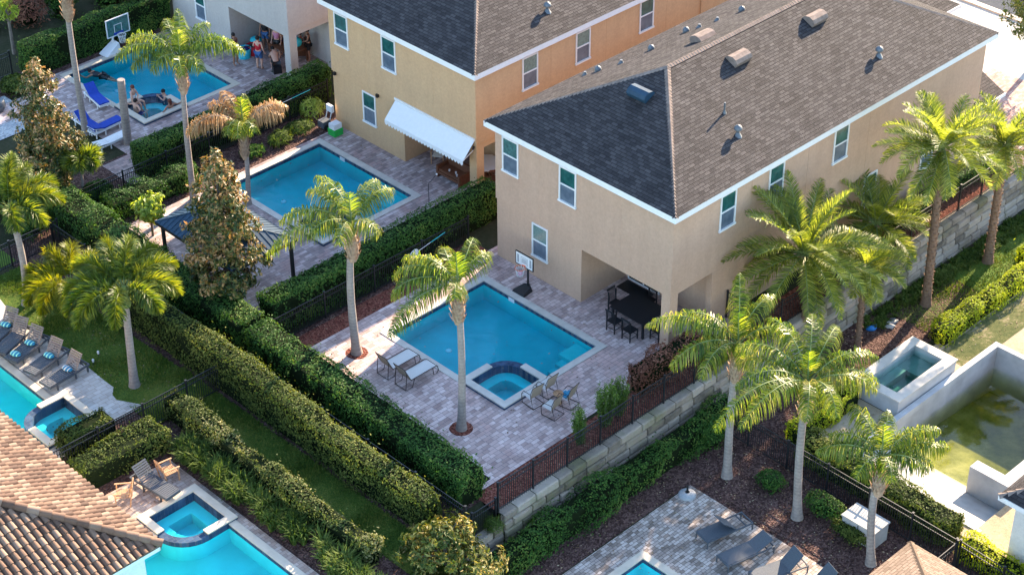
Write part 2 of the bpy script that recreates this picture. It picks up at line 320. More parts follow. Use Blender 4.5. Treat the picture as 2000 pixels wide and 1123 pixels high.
# ------------------------------------------------------------------ mesh building
class MB:
    def __init__(s): s.v = []; s.p = []; s.n = 0; s.uvs = []
    def add(s, verts, polys, mat=0, uv=None, smooth=False):
        verts = np.asarray(verts, float).reshape(-1, 3); polys = np.asarray(polys, int)
        if polys.ndim == 1: polys = polys[None]
        s.v.append(verts); s.p.append((polys+s.n, mat, smooth)); s.n += len(verts)
        s.uvs.append(np.asarray(uv, float).reshape(-1, 2) if uv is not None else np.zeros((polys.size, 2)))
        return s
    def box(s, x0, x1, y0, y1, z0, z1, mat=0):
        v = [(x, y, z) for z in (z0, z1) for y in (y0, y1) for x in (x0, x1)]
        return s.add(v, [(0, 2, 3, 1), (4, 5, 7, 6), (0, 1, 5, 4), (2, 6, 7, 3), (0, 4, 6, 2), (1, 3, 7, 5)], mat)
    def bar(s, a, b, w, h=None, mat=0, up=(0, 0, 1)):
        h = h or w; a = np.array(a, float); b = np.array(b, float); d = b-a; d /= np.linalg.norm(d)+1e-9
        up = np.array(up, float)
        if abs(d@up) > .95: up = np.array([1., 0, 0])
        sd_ = np.cross(d, up); sd_ /= np.linalg.norm(sd_); u = np.cross(sd_, d)
        v = [p+sd_*i*w/2+u*j*h/2 for p in (a, b) for i, j in ((-1, -1), (1, -1), (1, 1), (-1, 1))]
        return s.add(v, [(0, 1, 2, 3), (7, 6, 5, 4), (0, 4, 5, 1), (1, 5, 6, 2), (2, 6, 7, 3), (3, 7, 4, 0)], mat)
    def tube(s, pts, rad, n=8, mat=0, cap=True):
        pts = np.asarray(pts, float); k = len(pts); rad = np.broadcast_to(np.asarray(rad, float), (k,))
        t = np.gradient(pts, axis=0); t /= np.linalg.norm(t, axis=1)[:, None]+1e-9
        ref = np.array([0, 0, 1.]) if abs(t[0][2]) < .9 else np.array([1., 0, 0])
        a = np.cross(t, ref); a /= np.linalg.norm(a, axis=1)[:, None]+1e-9; b = np.cross(t, a)
        th = np.arange(n)*2*pi/n
        v = pts[:, None]+rad[:, None, None]*(np.cos(th)[None, :, None]*a[:, None]+np.sin(th)[None, :, None]*b[:, None])
        i = np.arange(k-1)[:, None]*n+np.arange(n)[None]; j = np.arange(k-1)[:, None]*n+(np.arange(n)[None]+1) % n
        s.add(v.reshape(-1, 3), np.stack([i, j, j+n, i+n], -1).reshape(-1, 4), mat, None, True)
        if cap:
            s.add(v[-1], np.arange(n)[::-1].copy(), mat); s.add(v[0], np.arange(n), mat)
        return s
    def prism(s, poly, z0, z1, mat=0):
        k = len(poly); v = [(x, y, z0) for x, y in poly]+[(x, y, z1) for x, y in poly]
        s.add(v, [(i, (i+1) % k, (i+1) % k+k, i+k) for i in range(k)], mat)
        s.add(v[k:], np.arange(k), mat); s.add(v[:k], np.arange(k)[::-1].copy(), mat); return s
    def sphere(s, c, r, n=10, mat=0, sq=(1, 1, 1)):
        m = max(4, n//2); th = np.linspace(0, pi, m+1)[1:-1]; ph = np.arange(n)*2*pi/n
        v = [(math.sin(a)*math.cos(b), math.sin(a)*math.sin(b), math.cos(a)) for a in th for b in ph]+[(0, 0, 1), (0, 0, -1)]
        v = np.array(v)*r*np.array(sq)+np.array(c); q = []
        for i in range(m-2):
            for j in range(n): q.append((i*n+j, (i+1)*n+j, (i+1)*n+(j+1) % n, i*n+(j+1) % n))
        b0 = s.n; s.v.append(v); s.n += len(v)
        s.p.append((np.array(q)+b0, mat, True)); s.uvs.append(np.zeros((len(q)*4, 2)))
        t = [(len(v)-2, j, (j+1) % n) for j in range(n)]+[(len(v)-1, (m-2)*n+(j+1) % n, (m-2)*n+j) for j in range(n)]
        s.p.append((np.array(t)+b0, mat, True)); s.uvs.append(np.zeros((len(t)*3, 2)))
        return s
    def lathe(s, c, prof, n=12, mat=0):
        th = np.arange(n)*2*pi/n; v = [(c[0]+r*math.cos(a), c[1]+r*math.sin(a), c[2]+z) for r, z in prof for a in th]; k = len(prof)
        return s.add(v, [(i*n+j, i*n+(j+1) % n, (i+1)*n+(j+1) % n, (i+1)*n+j) for i in range(k-1) for j in range(n)], mat, None, True)
    def build(s, name, mats, parent=None, org=None):
        V = np.concatenate(s.v); org = np.array(org if org is not None else (parent.location if parent is not None and not parent.get('local') else (0, 0, 0)))
        V = V-org
        me = bpy.data.meshes.new(name); me.vertices.add(len(V)); me.vertices.foreach_set('co', V.ravel())
        loops = np.concatenate([p.ravel() for p, _, _ in s.p]); sizes = np.concatenate([np.full(len(p), p.shape[1]) for p, _, _ in s.p])
        me.loops.add(len(loops)); me.loops.foreach_set('vertex_index', loops.astype(np.int32))
        me.polygons.add(len(sizes)); st = np.concatenate([[0], np.cumsum(sizes)[:-1]])
        me.polygons.foreach_set('loop_start', st.astype(np.int32))
        try: me.polygons.foreach_set('loop_total', sizes.astype(np.int32))
        except Exception: pass
        me.polygons.foreach_set('material_index', np.concatenate([np.full(len(p), m) for p, m, _ in s.p]).astype(np.int32))
        me.polygons.foreach_set('use_smooth', np.concatenate([np.full(len(p), sm) for p, _, sm in s.p]))
        u = me.uv_layers.new(name='UVMap'); u.data.foreach_set('uv', np.concatenate(s.uvs).ravel())
        me.update(calc_edges=True); me.validate()
        for m in (mats if isinstance(mats, (list, tuple)) else [mats]): me.materials.append(MT[m] if isinstance(m, str) else m)
        o = bpy.data.objects.new(name, me); COL.objects.link(o)
        if parent is not None: o.parent = parent
        else: o.location = org
        return o
def tag(o, label=None, cat=None, group=None, kind=None):
    if label: o['label'] = label
    if cat: o['category'] = cat
    if group: o['group'] = group
    if kind: o['kind'] = kind
    return o
def thing(name, loc, label, cat, group=None, rz=0., local=False):
    o = bpy.data.objects.new(name, None); COL.objects.link(o); o.location = loc; o.rotation_euler = (0, 0, rz)
    o.empty_display_size = .3
    if local: o['local'] = 1
    return tag(o, label, cat, group)
def copy_tree(o, parent=None):
    c = o.copy(); COL.objects.link(c)
    if parent is not None: c.parent = parent
    for ch in list(o.children): copy_tree(ch, c)
    return c
def struct(name, mb, m):
    return tag(mb.build(name, m), kind='structure')
def place(o, loc, rz, label=None, group=None):
    o.location = loc; o.rotation_euler = (0, 0, rz)
    if label: o['label'] = label
    if group: o['group'] = group
    return o
def sheet(mb, rects, holes, z, mat=0):
    """flat sheet: union of rectangles (x0,x1,y0,y1) minus rectangular holes"""
    xs = sorted({v for r in rects+holes for v in r[:2]}); ys = sorted({v for r in rects+holes for v in r[2:]})
    for i in range(len(xs)-1):
        for j in range(len(ys)-1):
            cx, cy = (xs[i]+xs[i+1])/2, (ys[j]+ys[j+1])/2
            if xs[i+1]-xs[i] < 1e-6 or ys[j+1]-ys[j] < 1e-6: continue
            if any(r[0] < cx < r[1] and r[2] < cy < r[3] for r in rects) and not any(r[0] < cx < r[1] and r[2] < cy < r[3] for r in holes):
                mb.add([(xs[i], ys[j], z), (xs[i+1], ys[j], z), (xs[i+1], ys[j+1], z), (xs[i], ys[j+1], z)], (0, 1, 2, 3), mat)
    return mb
# ------------------------------------------------------------------ levels and lots
ZL = -1.9                                   # the lots below the retaining wall
H1O, H0O = (2.30, 13.15), (3.20, 26.95)     # the same house and pool, lot after lot
WALLY = -2.30
P2 = dict(r=(-6.83, -1.73, 2.18, 8.53), s=(-7.08, -4.58, 1.84, 4.28), k=0)
def shift(p, o): return dict(r=(p['r'][0]+o[0], p['r'][1]+o[0], p['r'][2]+o[1], p['r'][3]+o[1]), s=(p['s'][0]+o[0], p['s'][1]+o[0], p['s'][2]+o[1], p['s'][3]+o[1]), k=p['k'])
P1 = shift(P2, (2.32, 13.30)); P0 = shift(P2, (2.95, 26.95))
PB = dict(r=(-26, -18.28, -9, 5.3), s=(-20.40, -17.88, 4.05, 6.53), k=2)
PL = dict(r=(-28, -18.90, 12.3, 30), s=(-20.45, -18.12, 11.9, 14.30), k=1)
PR = dict(r=(-16, -7.80, -15, -5.90), s=None, k=None)
RUIN = (1.9, 11.4, -13.3, -7.75); RSPA = (5.0, 8.9, -7.5, -5.3)
holes = []
for p in (P2, P1, P0, PB, PL):
    holes += [p['r'], p['s']]
holes_lo = [PR['r'], RUIN]
NOTCH = (-14.0, -11.2, WALLY, -1.25)
g = MB()
sheet(g, [(-300, 300, WALLY, 300)], holes+[NOTCH], 0)
sheet(g, [(-300, 300, -300, WALLY)], holes_lo, ZL)
g.add([(-14, WALLY, -.62), (-11.2, WALLY, -.62), (-11.2, -1.25, 0), (-14, -1.25, 0)], (0, 1, 2, 3))
g.add([(-300, WALLY, ZL), (300, WALLY, ZL), (300, WALLY, -.65), (-300, WALLY, -.65)], (0, 1, 2, 3))
struct('ground', g, 'soil')
# mulch beds
m = MB()
sheet(m, [(-10.9, 0, 9.9, 11.2), (-12.9, -10.8, -1.2, 24.6), (-10.9, 3.0, 22.3, 24.6), (-10.5, -4.6, 24.0, 27.4), (-5.5, 3.2, 35.9, 37.5), (-14.2, -12.9, -1.2, 20), (-17.75, -15.4, -3, 11.2), (-21.5, -17.5, 8.3, 10.4), (-21.5, -16.9, 10.4, 11.9), (-14.8, -11.5, 18.5, 24.6), (-12, -6.5, 35.5, 37.4)], holes+[NOTCH], .006)
struct('mulch_bed', m, 'mulch')
m = MB()
sheet(m, [(-11.2, 26, WALLY+.35, -.75), (-10.35, -.05, 10.02, 10.9)], [], .012)
struct('mulch_bed', m, 'mulchred')
m = MB()
sheet(m, [(-14, 1.8, -4.4, WALLY), (-3.7, 1.0, -20, -4.4), (1.0, 12.5, -5.4, WALLY), (12.5, 22, -4.6, -2.9)], [RUIN], ZL+.006)
struct('mulch_bed', m, 'mulch')
# lawns
m = MB()
sheet(m, [(-15.45, -14.05, -3, 10.3), (-16.9, -14.05, 10.3, 12.5)], holes, .018)
lp = [at(*q)[:2] for q in ((0, 585), (12, 600), (22, 640), (60, 642), (105, 668), (165, 712), (205, 745), (222, 757), (220, 772), (228, 782), (250, 786), (272, 790))]
lawnpoly = [tuple(q) for q in lp]+[(-16.2, 11.7), (-14.1, 11.7), (-14.3, 22.9), (-17.5, 22.9), (-17.5, 22)]
m.add([(x, y, .022) for x, y in lawnpoly], np.arange(len(lawnpoly)))
sheet(m, [(-22, -14.5, 23.4, 45), (-14.5, -7, 37.6, 60)], holes, .014)
struct('lawn', m, 'lawn')
m = MB(); sheet(m, [(14.5, 24, -5.2, -2.7)], [], ZL+.012); struct('lawn', m, 'lawn')
m = MB(); sheet(m, [(1.2, 26, -25, -5.7)], [RUIN, RSPA], ZL+.016); struct('sandy_yard', m, 'sand')
m = MB(); sheet(m, [(9.6, 24, -7.6, -6.1)], [], ZL+.024); struct('dry_grass', m, 'lawndry')
# patios
def patio(rects, hl, mat, z=.03, name='paved_patio', extra=None):
    mb = MB(); sheet(mb, rects, hl, z)
    if extra: mb.add([(x, y, z) for x, y in extra], np.arange(len(extra)))
    return struct(name, mb, mat)
patio([(-10.15, 3.2, -.62, 10.02), (-6.0, 4.0, -.62, .0), (-11.0, -6.0, -.85, -.62)], holes, 'paver')
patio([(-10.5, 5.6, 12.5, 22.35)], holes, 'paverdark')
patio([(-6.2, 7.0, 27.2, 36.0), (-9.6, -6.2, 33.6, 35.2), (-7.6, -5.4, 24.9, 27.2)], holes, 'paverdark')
m = MB(); sheet(m, [(-9.8, -6.2, 32.4, 33.6), (-9.4, -7.2, 35.2, 35.9)], [], .034); struct('gravel_strip', m, 'gravel')
patio([(-23, -17.66, -6, 8.35)], holes, 'paverwarm')
left = [(-17.6, 21.4)]+[tuple(q) for q in lp[:]]+[(-16.5, 11.6), (-18.05, 11.6), (-18.05, 14.32), (-18.58, 14.32), (-18.58, 21.4)]
patio([(-18.9, -18.55, 14.3, 21.4), (-18.14, -18.05, 11.6, 14.3), (-24, -18.05, 11.2, 11.92)], holes, 'paverleft', .03, 'paved_patio', left)
patio([(-14, -3.62, -18, -4.46)], holes_lo, 'paverlow', ZL+.03)
# street side
m = MB(); sheet(m, [(22.0, 33.4, -3, 12)], [], .02); struct('concrete_driveway', m, 'concrete')
m = MB(); sheet(m, [(20.2, 28.4, -2.0, 4.2), (28.4, 29.6, -2.0, 2.2)], [], .028); struct('brick_driveway', m, 'paverred')
m = MB(); m.box(33.4, 33.75, -30, 40, 0, .13); m.box(33.1, 33.4, -30, 40, 0, .035); struct('kerb', m, 'coping')
m = MB(); sheet(m, [(33.75, 42, -60, 80)], [], .012); struct('street', m, 'asphalt')

# ------------------------------------------------------------------ swimming pools
def arc_pts(s, c, r, inset=0, n=9):
    x0, x1, y0, y1 = s
    cx, cy, a0 = {0: (x0+r, y0+r, pi), 1: (x1-r, y0+r, 1.5*pi), 2: (x1-r, y1-r, 0), 3: (x0+r, y1-r, .5*pi)}[c]
    return [(cx+(r-inset)*math.cos(a0+t*pi/2), cy+(r-inset)*math.sin(a0+t*pi/2)) for t in np.linspace(0, 1, n)]
def spa_poly(s, c, r, inset=0):
    x0, x1, y0, y1 = s[0]+inset, s[1]-inset, s[2]+inset, s[3]-inset
    cor = [(x0, y0), (x1, y0), (x1, y1), (x0, y1)]; out = []; isarc = []
    for k in range(4):
        if k == c: a = arc_pts(s, c, r, inset); out += a; isarc += [1]*(len(a)-1)+[0]
        else: out.append(cor[k]); isarc.append(0)
    return out, isarc
def walls(mb, poly, z0, z1, mat=0, inward=True):
    k = len(poly); v = [(x, y, z0) for x, y in poly]+[(x, y, z1) for x, y in poly]
    f = [(i+k, (i+1) % k+k, (i+1) % k, i) if inward else (i, (i+1) % k, (i+1) % k+k, i+k) for i in range(k)]
    mb.add(v, f, mat)
def make_pool(p, label, group='backyard swimming pools', z=0., cop='coping', basin='basin', water='water', spaw='waterspa', depth=.88, wl=-.10, steps=None, spah=.17, ar=1.05):
    x0, x1, y0, y1 = p['r']; s = p['s']; k = p['k']; cor = [(x0, y0), (x1, y0), (x1, y1), (x0, y1)]
    t = thing('swimming_pool', ((x0+x1)/2, (y0+y1)/2, z), label, 'pool', group)
    poly = []
    for i in range(4):
        if s is not None and i == k:
            c = (k+2) % 4; a = arc_pts(s, c, ar)[::-1]
            st = {0: (x0, s[3]), 2: (x1, s[2]), 1: (s[0], y0)}[k]; en = {0: (s[1], y0), 2: (s[0], y1), 1: (x1, s[3])}[k]
            poly += [st]+a+[en]
        else: poly.append(cor[i])
    b = MB(); walls(b, poly, z-depth, z-.16); b.add([(x, y, z-depth) for x, y in poly], np.arange(len(poly))); b.build('basin', basin, t)
    b = MB(); walls(b, poly, z-.16, z+.005); b.build('tile_band', 'tile', t)
    W_ = .30; zc0, zc1 = z-.01, z+.055; b = MB()
    ax0, ax1 = x0-W_, x1+W_; ay0, ay1 = y0, y1; bx0, bx1 = x0-W_, x1+W_; ly0, ly1 = y0, y1; ry0, ry1 = y0, y1
    if s is not None:
        if k == 0: ax0 = s[1]; ly0 = s[3]
        if k == 2: bx1 = s[0]; ry1 = s[2]
        if k == 1: ax1 = s[0]; ry0 = s[3]
    b.box(ax0, ax1, y0-W_, y0, zc0, zc1); b.box(bx0, bx1, y1, y1+W_, zc0, zc1); b.box(x0-W_, x0, ly0, ly1, zc0, zc1); b.box(x1, x1+W_, ry0, ry1, zc0, zc1)
    b.build('coping', cop, t)
    cx = sum(q[0] for q in poly)/len(poly); cy = sum(q[1] for q in poly)/len(poly)
    b = MB(); e = .006; wp = [(x+(e if x < (x0+x1)/2 else -e), y+(e if y < (y0+y1)/2 else -e)) for x, y in poly]
    b.prism(wp, z-depth+.004, z+wl); b.build('water', water, t)
    if steps:
        b = MB()
        for (sx0, sx1, sy0, sy1, top) in steps: b.box(sx0, sx1, sy0, sy1, z-depth+.01, z+top)
        b.build('steps', basin, t)
    for lx, ly in ((x0+(x1-x0)*.5, y0+(y1-y0)*.35), (x0+(x1-x0)*.32, y0+(y1-y0)*.75)):
        b = MB(); b.lathe((lx, ly, z-depth+.02), [(.0, .03), (.11, .03), (.13, 0)], 10); b.build('floor_drain', 'whiteplastic', t)
    b = MB(); b.box(x0+(x1-x0)*.2, x0+(x1-x0)*.2+.32, y1-.02, y1+.1, z-.2, z-.03) if k == 2 else b.box(x1-.02, x1+.1, y0+(y1-y0)*.72, y0+(y1-y0)*.72+.32, z-.2, z-.03); b.build('skimmer', 'whiteplastic', t)
    if s is not None:
        c = (k+2) % 4; o, fl = spa_poly(s, c, ar); i_, _ = spa_poly(s, c, ar, .30); n_ = len(o)
        cb, wb = MB(), MB(); sh, us = MB(), MB()
        for q in range(n_):
            r_ = (q+1) % n_; h = z+spah if not fl[q] else z+spah-.11
            mb = wb if fl[q] else cb; lo = h-.055 if not fl[q] else z+.008
            lo2 = lo if not fl[q] else z-depth; v = [(*o[q], lo), (*o[r_], lo), (*i_[r_], lo2), (*i_[q], lo2), (*o[q], h), (*o[r_], h), (*i_[r_], h), (*i_[q], h)]
            mb.add(v, [(4, 5, 6, 7), (0, 1, 5, 4), (2, 3, 7, 6), (1, 2, 6, 5), (3, 0, 4, 7)])
            if not fl[q]:
                ee = .02
                v = [(*o[q], z+.008), (*o[r_], z+.008), (*i_[r_], z-depth), (*i_[q], z-depth), (*o[q], h-.056), (*o[r_], h-.056), (*i_[r_], h-.056), (*i_[q], h-.056)]
                sh.add(v, [(0, 1, 5, 4), (2, 3, 7, 6), (1, 2, 6, 5), (3, 0, 4, 7)])
        sp = sh.build('spa', 'tile', t)
        cb.build('spa_coping', cop, sp, t.location); wb.build('spillway', 'tile', sp, t.location)
        b = MB(); ii, _ = spa_poly(s, c, ar, .302); zf = z-.75
        b.add([(x, y, zf) for x, y in ii], np.arange(len(ii)))
        pit = [(x, y) for x, y in spa_poly((s[0]+.68, s[1]-.68, s[2]+.68, s[3]-.68), c, .45)[0]]
        # bench: one ledge all round the deeper footwell
        zb = z-.30; big = spa_poly(s, c, ar, .304)[0]; cxm, cym = (s[0]+s[1])/2, (s[2]+s[3])/2
        fac = .52; pitp = [(cxm+(x-cxm)*fac, cym+(y-cym)*fac) for x, y in big]; m_ = len(big)
        b.add([(x, y, zb) for x, y in big]+[(x, y, zb) for x, y in pitp], [(q, (q+1) % m_, (q+1) % m_+m_, q+m_) for q in range(m_)])
        walls(b, pitp, zf, zb); b.build('spa_basin', basin, sp, t.location)
        b = MB(); wi = spa_poly(s, c, ar, .306)[0]; b.prism(wi, zf+.004, z+spah-.15); b.build('spa_water', spaw, sp, t.location)
    return t
st2 = [(-2.75, -1.75, 2.20, 3.25, -.36), (-3.15, -2.752, 2.20, 3.05, -.52), (-3.55, -3.152, 2.20, 3.05, -.68)]
make_pool(P2, 'large blue pool in the middle patio with a square spa at its near corner', cop='copinggrey', steps=st2)
make_pool(P1, 'deep blue pool with an empty deck beside the white awning, magnolia in front', cop='copinggrey', basin='basin', steps=[(a+2.32, b+2.32, c+13.3, d+13.3, e) for a, b, c, d, e in st2])
make_pool(P0, 'rippled blue pool at top left with bathers in its spa', cop='coping', water='waterwave', spaw='waterwave')
make_pool(PB, 'turquoise pool at the bottom edge with a raised cream-edged spa beside the tiled roof', basin='basinturq', water='waterturq', spaw='waterspa', depth=.80, spah=.15, ar=1.25)
make_pool(PL, 'turquoise pool at the left edge beside a row of five slatted loungers', basin='basinturq', water='waterturq', spaw='waterturq', depth=.80, spah=.2)
make_pool(PR, 'corner of a teal pool with cream edge below the retaining wall', z=ZL, basin='basinturq', water='waterturq')

# the unfinished pool and its spa box on the lower right lot
t = thing('unfinished_pool', (6.6, -10.5, ZL), 'half-drained unfinished pool with murky green water and raw white walls', 'pool')
rx0, rx1, ry0, ry1 = RUIN; b = MB(); zt = ZL+.28; zb = ZL-2.0
b.box(rx0+1.0, rx1+.25, ry1, ry1+.25, ZL-.05, zt); b.box(rx1, rx1+.25, ry0, ry1-.002, ZL-.05, zt)
b.box(rx0-.16, rx0, ry0-.2, ry1-.1, ZL-.05, ZL+.06)
b.add([(rx0, ry1, ZL-.04), (rx1, ry1, ZL-.04), (rx1, ry1, zb), (rx0, ry1, zb)], (0, 1, 2, 3))
b.add([(rx1, ry0, ZL-.04), (rx1, ry1, ZL-.04), (rx1, ry1, zb), (rx1, ry0, zb)], (0, 1, 2, 3))
b.add([(rx0, ry0, ZL-.04), (rx1, ry0, ZL-.04), (rx1, ry0, zb), (rx0, ry0, zb)], (0, 1, 2, 3))
b.box(4.1, 4.6, -13.3, -11.4, ZL-1.6, ZL+.5)
b.box(4.6, 9.5, -13.3, -12.6, ZL-1.6, ZL+.5)
b.build('pool_wall', 'plaster', t)
b = MB(); nx = 10
for i in range(nx):                     # beach entry: the floor slopes from the rim down under the water
    u0, u1 = i/nx, (i+1)/nx; f_ = lambda u: ZL+.02-1.05*u**1.3
    xa, xb = rx0+u0*2.8, rx0+u1*2.8
    b.add([(xa, ry0, f_(u0)), (xb, ry0, f_(u1)), (xb, ry1, f_(u1)), (xa, ry1, f_(u0))], (0, 1, 2, 3), 0, None, True)
b.build('beach_entry', 'concrete', t)
b = MB(); za = ZL+.02-1.05
b.add([(rx0+2.8, ry0, za), (rx0+5, ry0, za-.5), (rx0+5, ry1, za-.5), (rx0+2.8, ry1, za)], (0, 1, 2, 3)); b.add([(rx0+5, ry0, za-.5), (rx1, ry0, zb), (rx1, ry1, zb), (rx0+5, ry1, za-.5)], (0, 1, 2, 3))
b.build('floor', 'algae', t)
b = MB(); wz = ZL-.72; b.prism([(rx0+1.0, ry0+.005), (rx1-.005, ry0+.005), (rx1-.005, ry1-.005), (rx0+1.0, ry1-.005)], zb+.01, wz); b.build('water', 'watergreen', t)
t = thing('raised_spa', (6.95, -6.4, ZL), 'raised unfinished square spa box with grey rim and dark teal water', 'spa')
sx0, sx1, sy0, sy1 = RSPA; b = MB(); w_ = .42; zs = ZL+.78
b.box(sx0+.05, sx1-.05, sy0+.05, sy0+w_, ZL, zs); b.box(sx0+.05, sx1-.05, sy1-w_, sy1-.05, ZL, zs); b.box(sx0+.05, sx0+w_, sy0+w_, sy1-w_, ZL, zs); b.box(sx1-w_, sx1-.05, sy0+w_, sy1-w_, ZL, zs); b.build('shell', 'plaster', t)
b = MB(); b.box(sx0, sx1, sy0, sy0+w_+.02, zs, zs+.05); b.box(sx0, sx1, sy1-w_-.02, sy1, zs, zs+.05); b.box(sx0, sx0+w_+.02, sy0+w_+.02, sy1-w_-.02, zs, zs+.05); b.box(sx1-w_-.02, sx1, sy0+w_+.02, sy1-w_-.02, zs, zs+.05); b.build('rim', 'copinggrey', t)
b = MB(); b.add([(sx0+w_, sy0+w_, ZL+.05), (sx1-w_, sy0+w_, ZL+.05), (sx1-w_, sy1-w_, ZL+.05), (sx0+w_, sy1-w_, ZL+.05)], (0, 1, 2, 3)); b.box(sx1-1.5, sx1-w_-.01, sy0+w_+.01, sy1-w_-.01, ZL+.06, ZL+.36); b.box(sx0+w_+.01, sx1-1.51, sy1-.85, sy1-w_-.01, ZL+.06, ZL+.36); b.build('basin', 'stalebasin', t)
b = MB(); b.box(sx0+w_+.004, sx1-w_-.004, sy0+w_+.004, sy1-w_-.004, ZL+.055, zs-.1); b.build('water', 'waterteal', t)
# ------------------------------------------------------------------ houses
SL = .475
def hip_roof(mb, x0, x1, y0, y1, z, sl=SL, uvs=1.0, mat=0):
    w = min(x1-x0, y1-y0)/2; k = math.sqrt(1+sl*sl); zr = z+w*sl
    if x1-x0 >= y1-y0: r1, r2 = (x0+w, (y0+y1)/2, zr), (x1-w, (y0+y1)/2, zr)
    else: r1, r2 = ((x0+x1)/2, y0+w, zr), ((x0+x1)/2, y1-w, zr)
    A, B, C_, D = (x0, y0, z), (x1, y0, z), (x1, y1, z), (x0, y1, z)
    def face(pts, o, ud, vd):
        uv = [((p[0]-o[0])*ud[0]+(p[1]-o[1])*ud[1], ((p[0]-o[0])*vd[0]+(p[1]-o[1])*vd[1])*k) for p in pts]
        mb.add(pts, np.arange(len(pts)), mat, uv)
    if x1-x0 >= y1-y0:
        face([A, B, r2, r1], A, (1, 0), (0, 1)); face([C_, D, r1, r2], C_, (-1, 0), (0, -1))
        face([B, C_, r2], B, (0, 1), (-1, 0)); face([D, A, r1], D, (0, -1), (1, 0))
    else:
        face([A, B, r1], A, (1, 0), (0, 1)); face([C_, D, r2], C_, (-1, 0), (0, -1))
        face([B, C_, r2, r1], B, (0, 1), (-1, 0)); face([D, A, r1, r2], D, (0, -1), (1, 0))
    return r1, r2
def caps(mb, a, b, w=.26, seg=.16, mat=0):
    a, b = np.array(a, float), np.array(b, float); n_ = max(2, int(np.linalg.norm(b-a)/seg)); d = (b-a)/n_
    sd_ = np.cross(d, (0, 0, 1.)); sd_ /= np.linalg.norm(sd_)
    for i in range(n_):
        p, q = a+d*i, a+d*(i+1.15); h0, h1 = .045, .022
        v = [p-sd_*w/2+(0, 0, h0-.075), p+(0, 0, h0), p+sd_*w/2+(0, 0, h0-.075), q-sd_*w/2+(0, 0, h1-.075), q+(0, 0, h1), q+sd_*w/2+(0, 0, h1-.075)]
        mb.add(v, [(0, 1, 4, 3), (1, 2, 5, 4)], mat)
def fascia(mb, x0, x1, y0, y1, z0, z1, t=.03):
    mb.box(x0-t, x1+t, y0-t, y0, z0, z1); mb.box(x0-t, x1+t, y1, y1+t, z0, z1); mb.box(x0-t, x0, y0, y1, z0, z1); mb.box(x1, x1+t, y0, y1, z0, z1)
def gutter(mb, x0, x1, y0, y1, z, t=.03):
    pass
def window(par, org, axis, c, a0, a1, z0, z1, up='glassup', lo='glasslo', name='window'):
    """axis 'x': on a wall facing -x at x=c, spanning y a0..a1; axis 'y': wall facing -y"""
    f = MB(); fw, d = .065, .045
    def bx(mb, p0, p1, q0, q1, out0, out1):
        if axis == 'x': mb.box(c-out1, c-out0, p0, p1, q0, q1)
        else: mb.box(p0, p1, c-out1, c-out0, q0, q1)
    bx(f, a0, a0+fw, z0, z1, -.02, d); bx(f, a1-fw, a1, z0, z1, -.02, d); bx(f, a0+fw, a1-fw, z1-fw, z1, -.02, d)
    bx(f, a0-.03, a1+.03, z0-.045, z0+.04, -.02, d+.03)
    zm = (z0+z1)/2; bx(f, a0+fw, a1-fw, zm-.03, zm+.03, -.02, d-.005)
    w = f.build(name, 'white', par, org)
    up = random.choice(('glassup', 'glassup', 'glassmid', 'glassblind')) if up == 'glassup' else up; p = MB(); bx(p, a0+fw, a1-fw, zm+.03, z1-fw, -.01, .012); p.build('upper_pane', up, w, org)
    p = MB(); bx(p, a0+fw, a1-fw, z0+.04, zm-.03, -.01, .006); p.build('insect_screen', lo, w, org)
    return w
def boxvent(t, org, pos, along, down, sl, mat, L=.95):
    """long hooded roof vent lying along the slope"""
    b = MB(); a = np.array([*along, 0.]); dn = np.array([*down, -sl]); dn /= np.linalg.norm(dn); up = np.cross(a, dn); up = up if up[2] > 0 else -up
    prof = [(.30, .0), (.30, .20), (.16, .30), (-.05, .30), (-.24, .18), (-.32, .0)]
    p = np.array(pos); v = [p+a*s*L/2+dn*q+up*h for s in (-1, 1) for q, h in prof]; k = len(prof)
    b.add(v, [(i, i+1, i+1+k, i+k) for i in range(k-1)]); b.add(v[:k], np.arange(k)); b.add(v[k:], np.arange(k)[::-1].copy())
    return b.build('roof_vent', mat, t, org)
def pipevent(t, org, pos, h=.36, cap=True, r=.09):
    b = MB(); b.tube([(pos[0], pos[1], pos[2]-.1), (pos[0], pos[1], pos[2]+h)], r*.75, 8)
    if cap: b.lathe((pos[0], pos[1], pos[2]+h-.10), [(r*1.9, 0), (r*1.9, .05), (r*1.3, .14), (.01, .19)], 10)
    b.lathe(pos, [(r*2.2, -.08), (r*1.2, .06), (r*.8, .12)], 8)
    return b.build('vent_pipe', 'lead', t, org)
SOF, EAVE = 6.26, 6.48
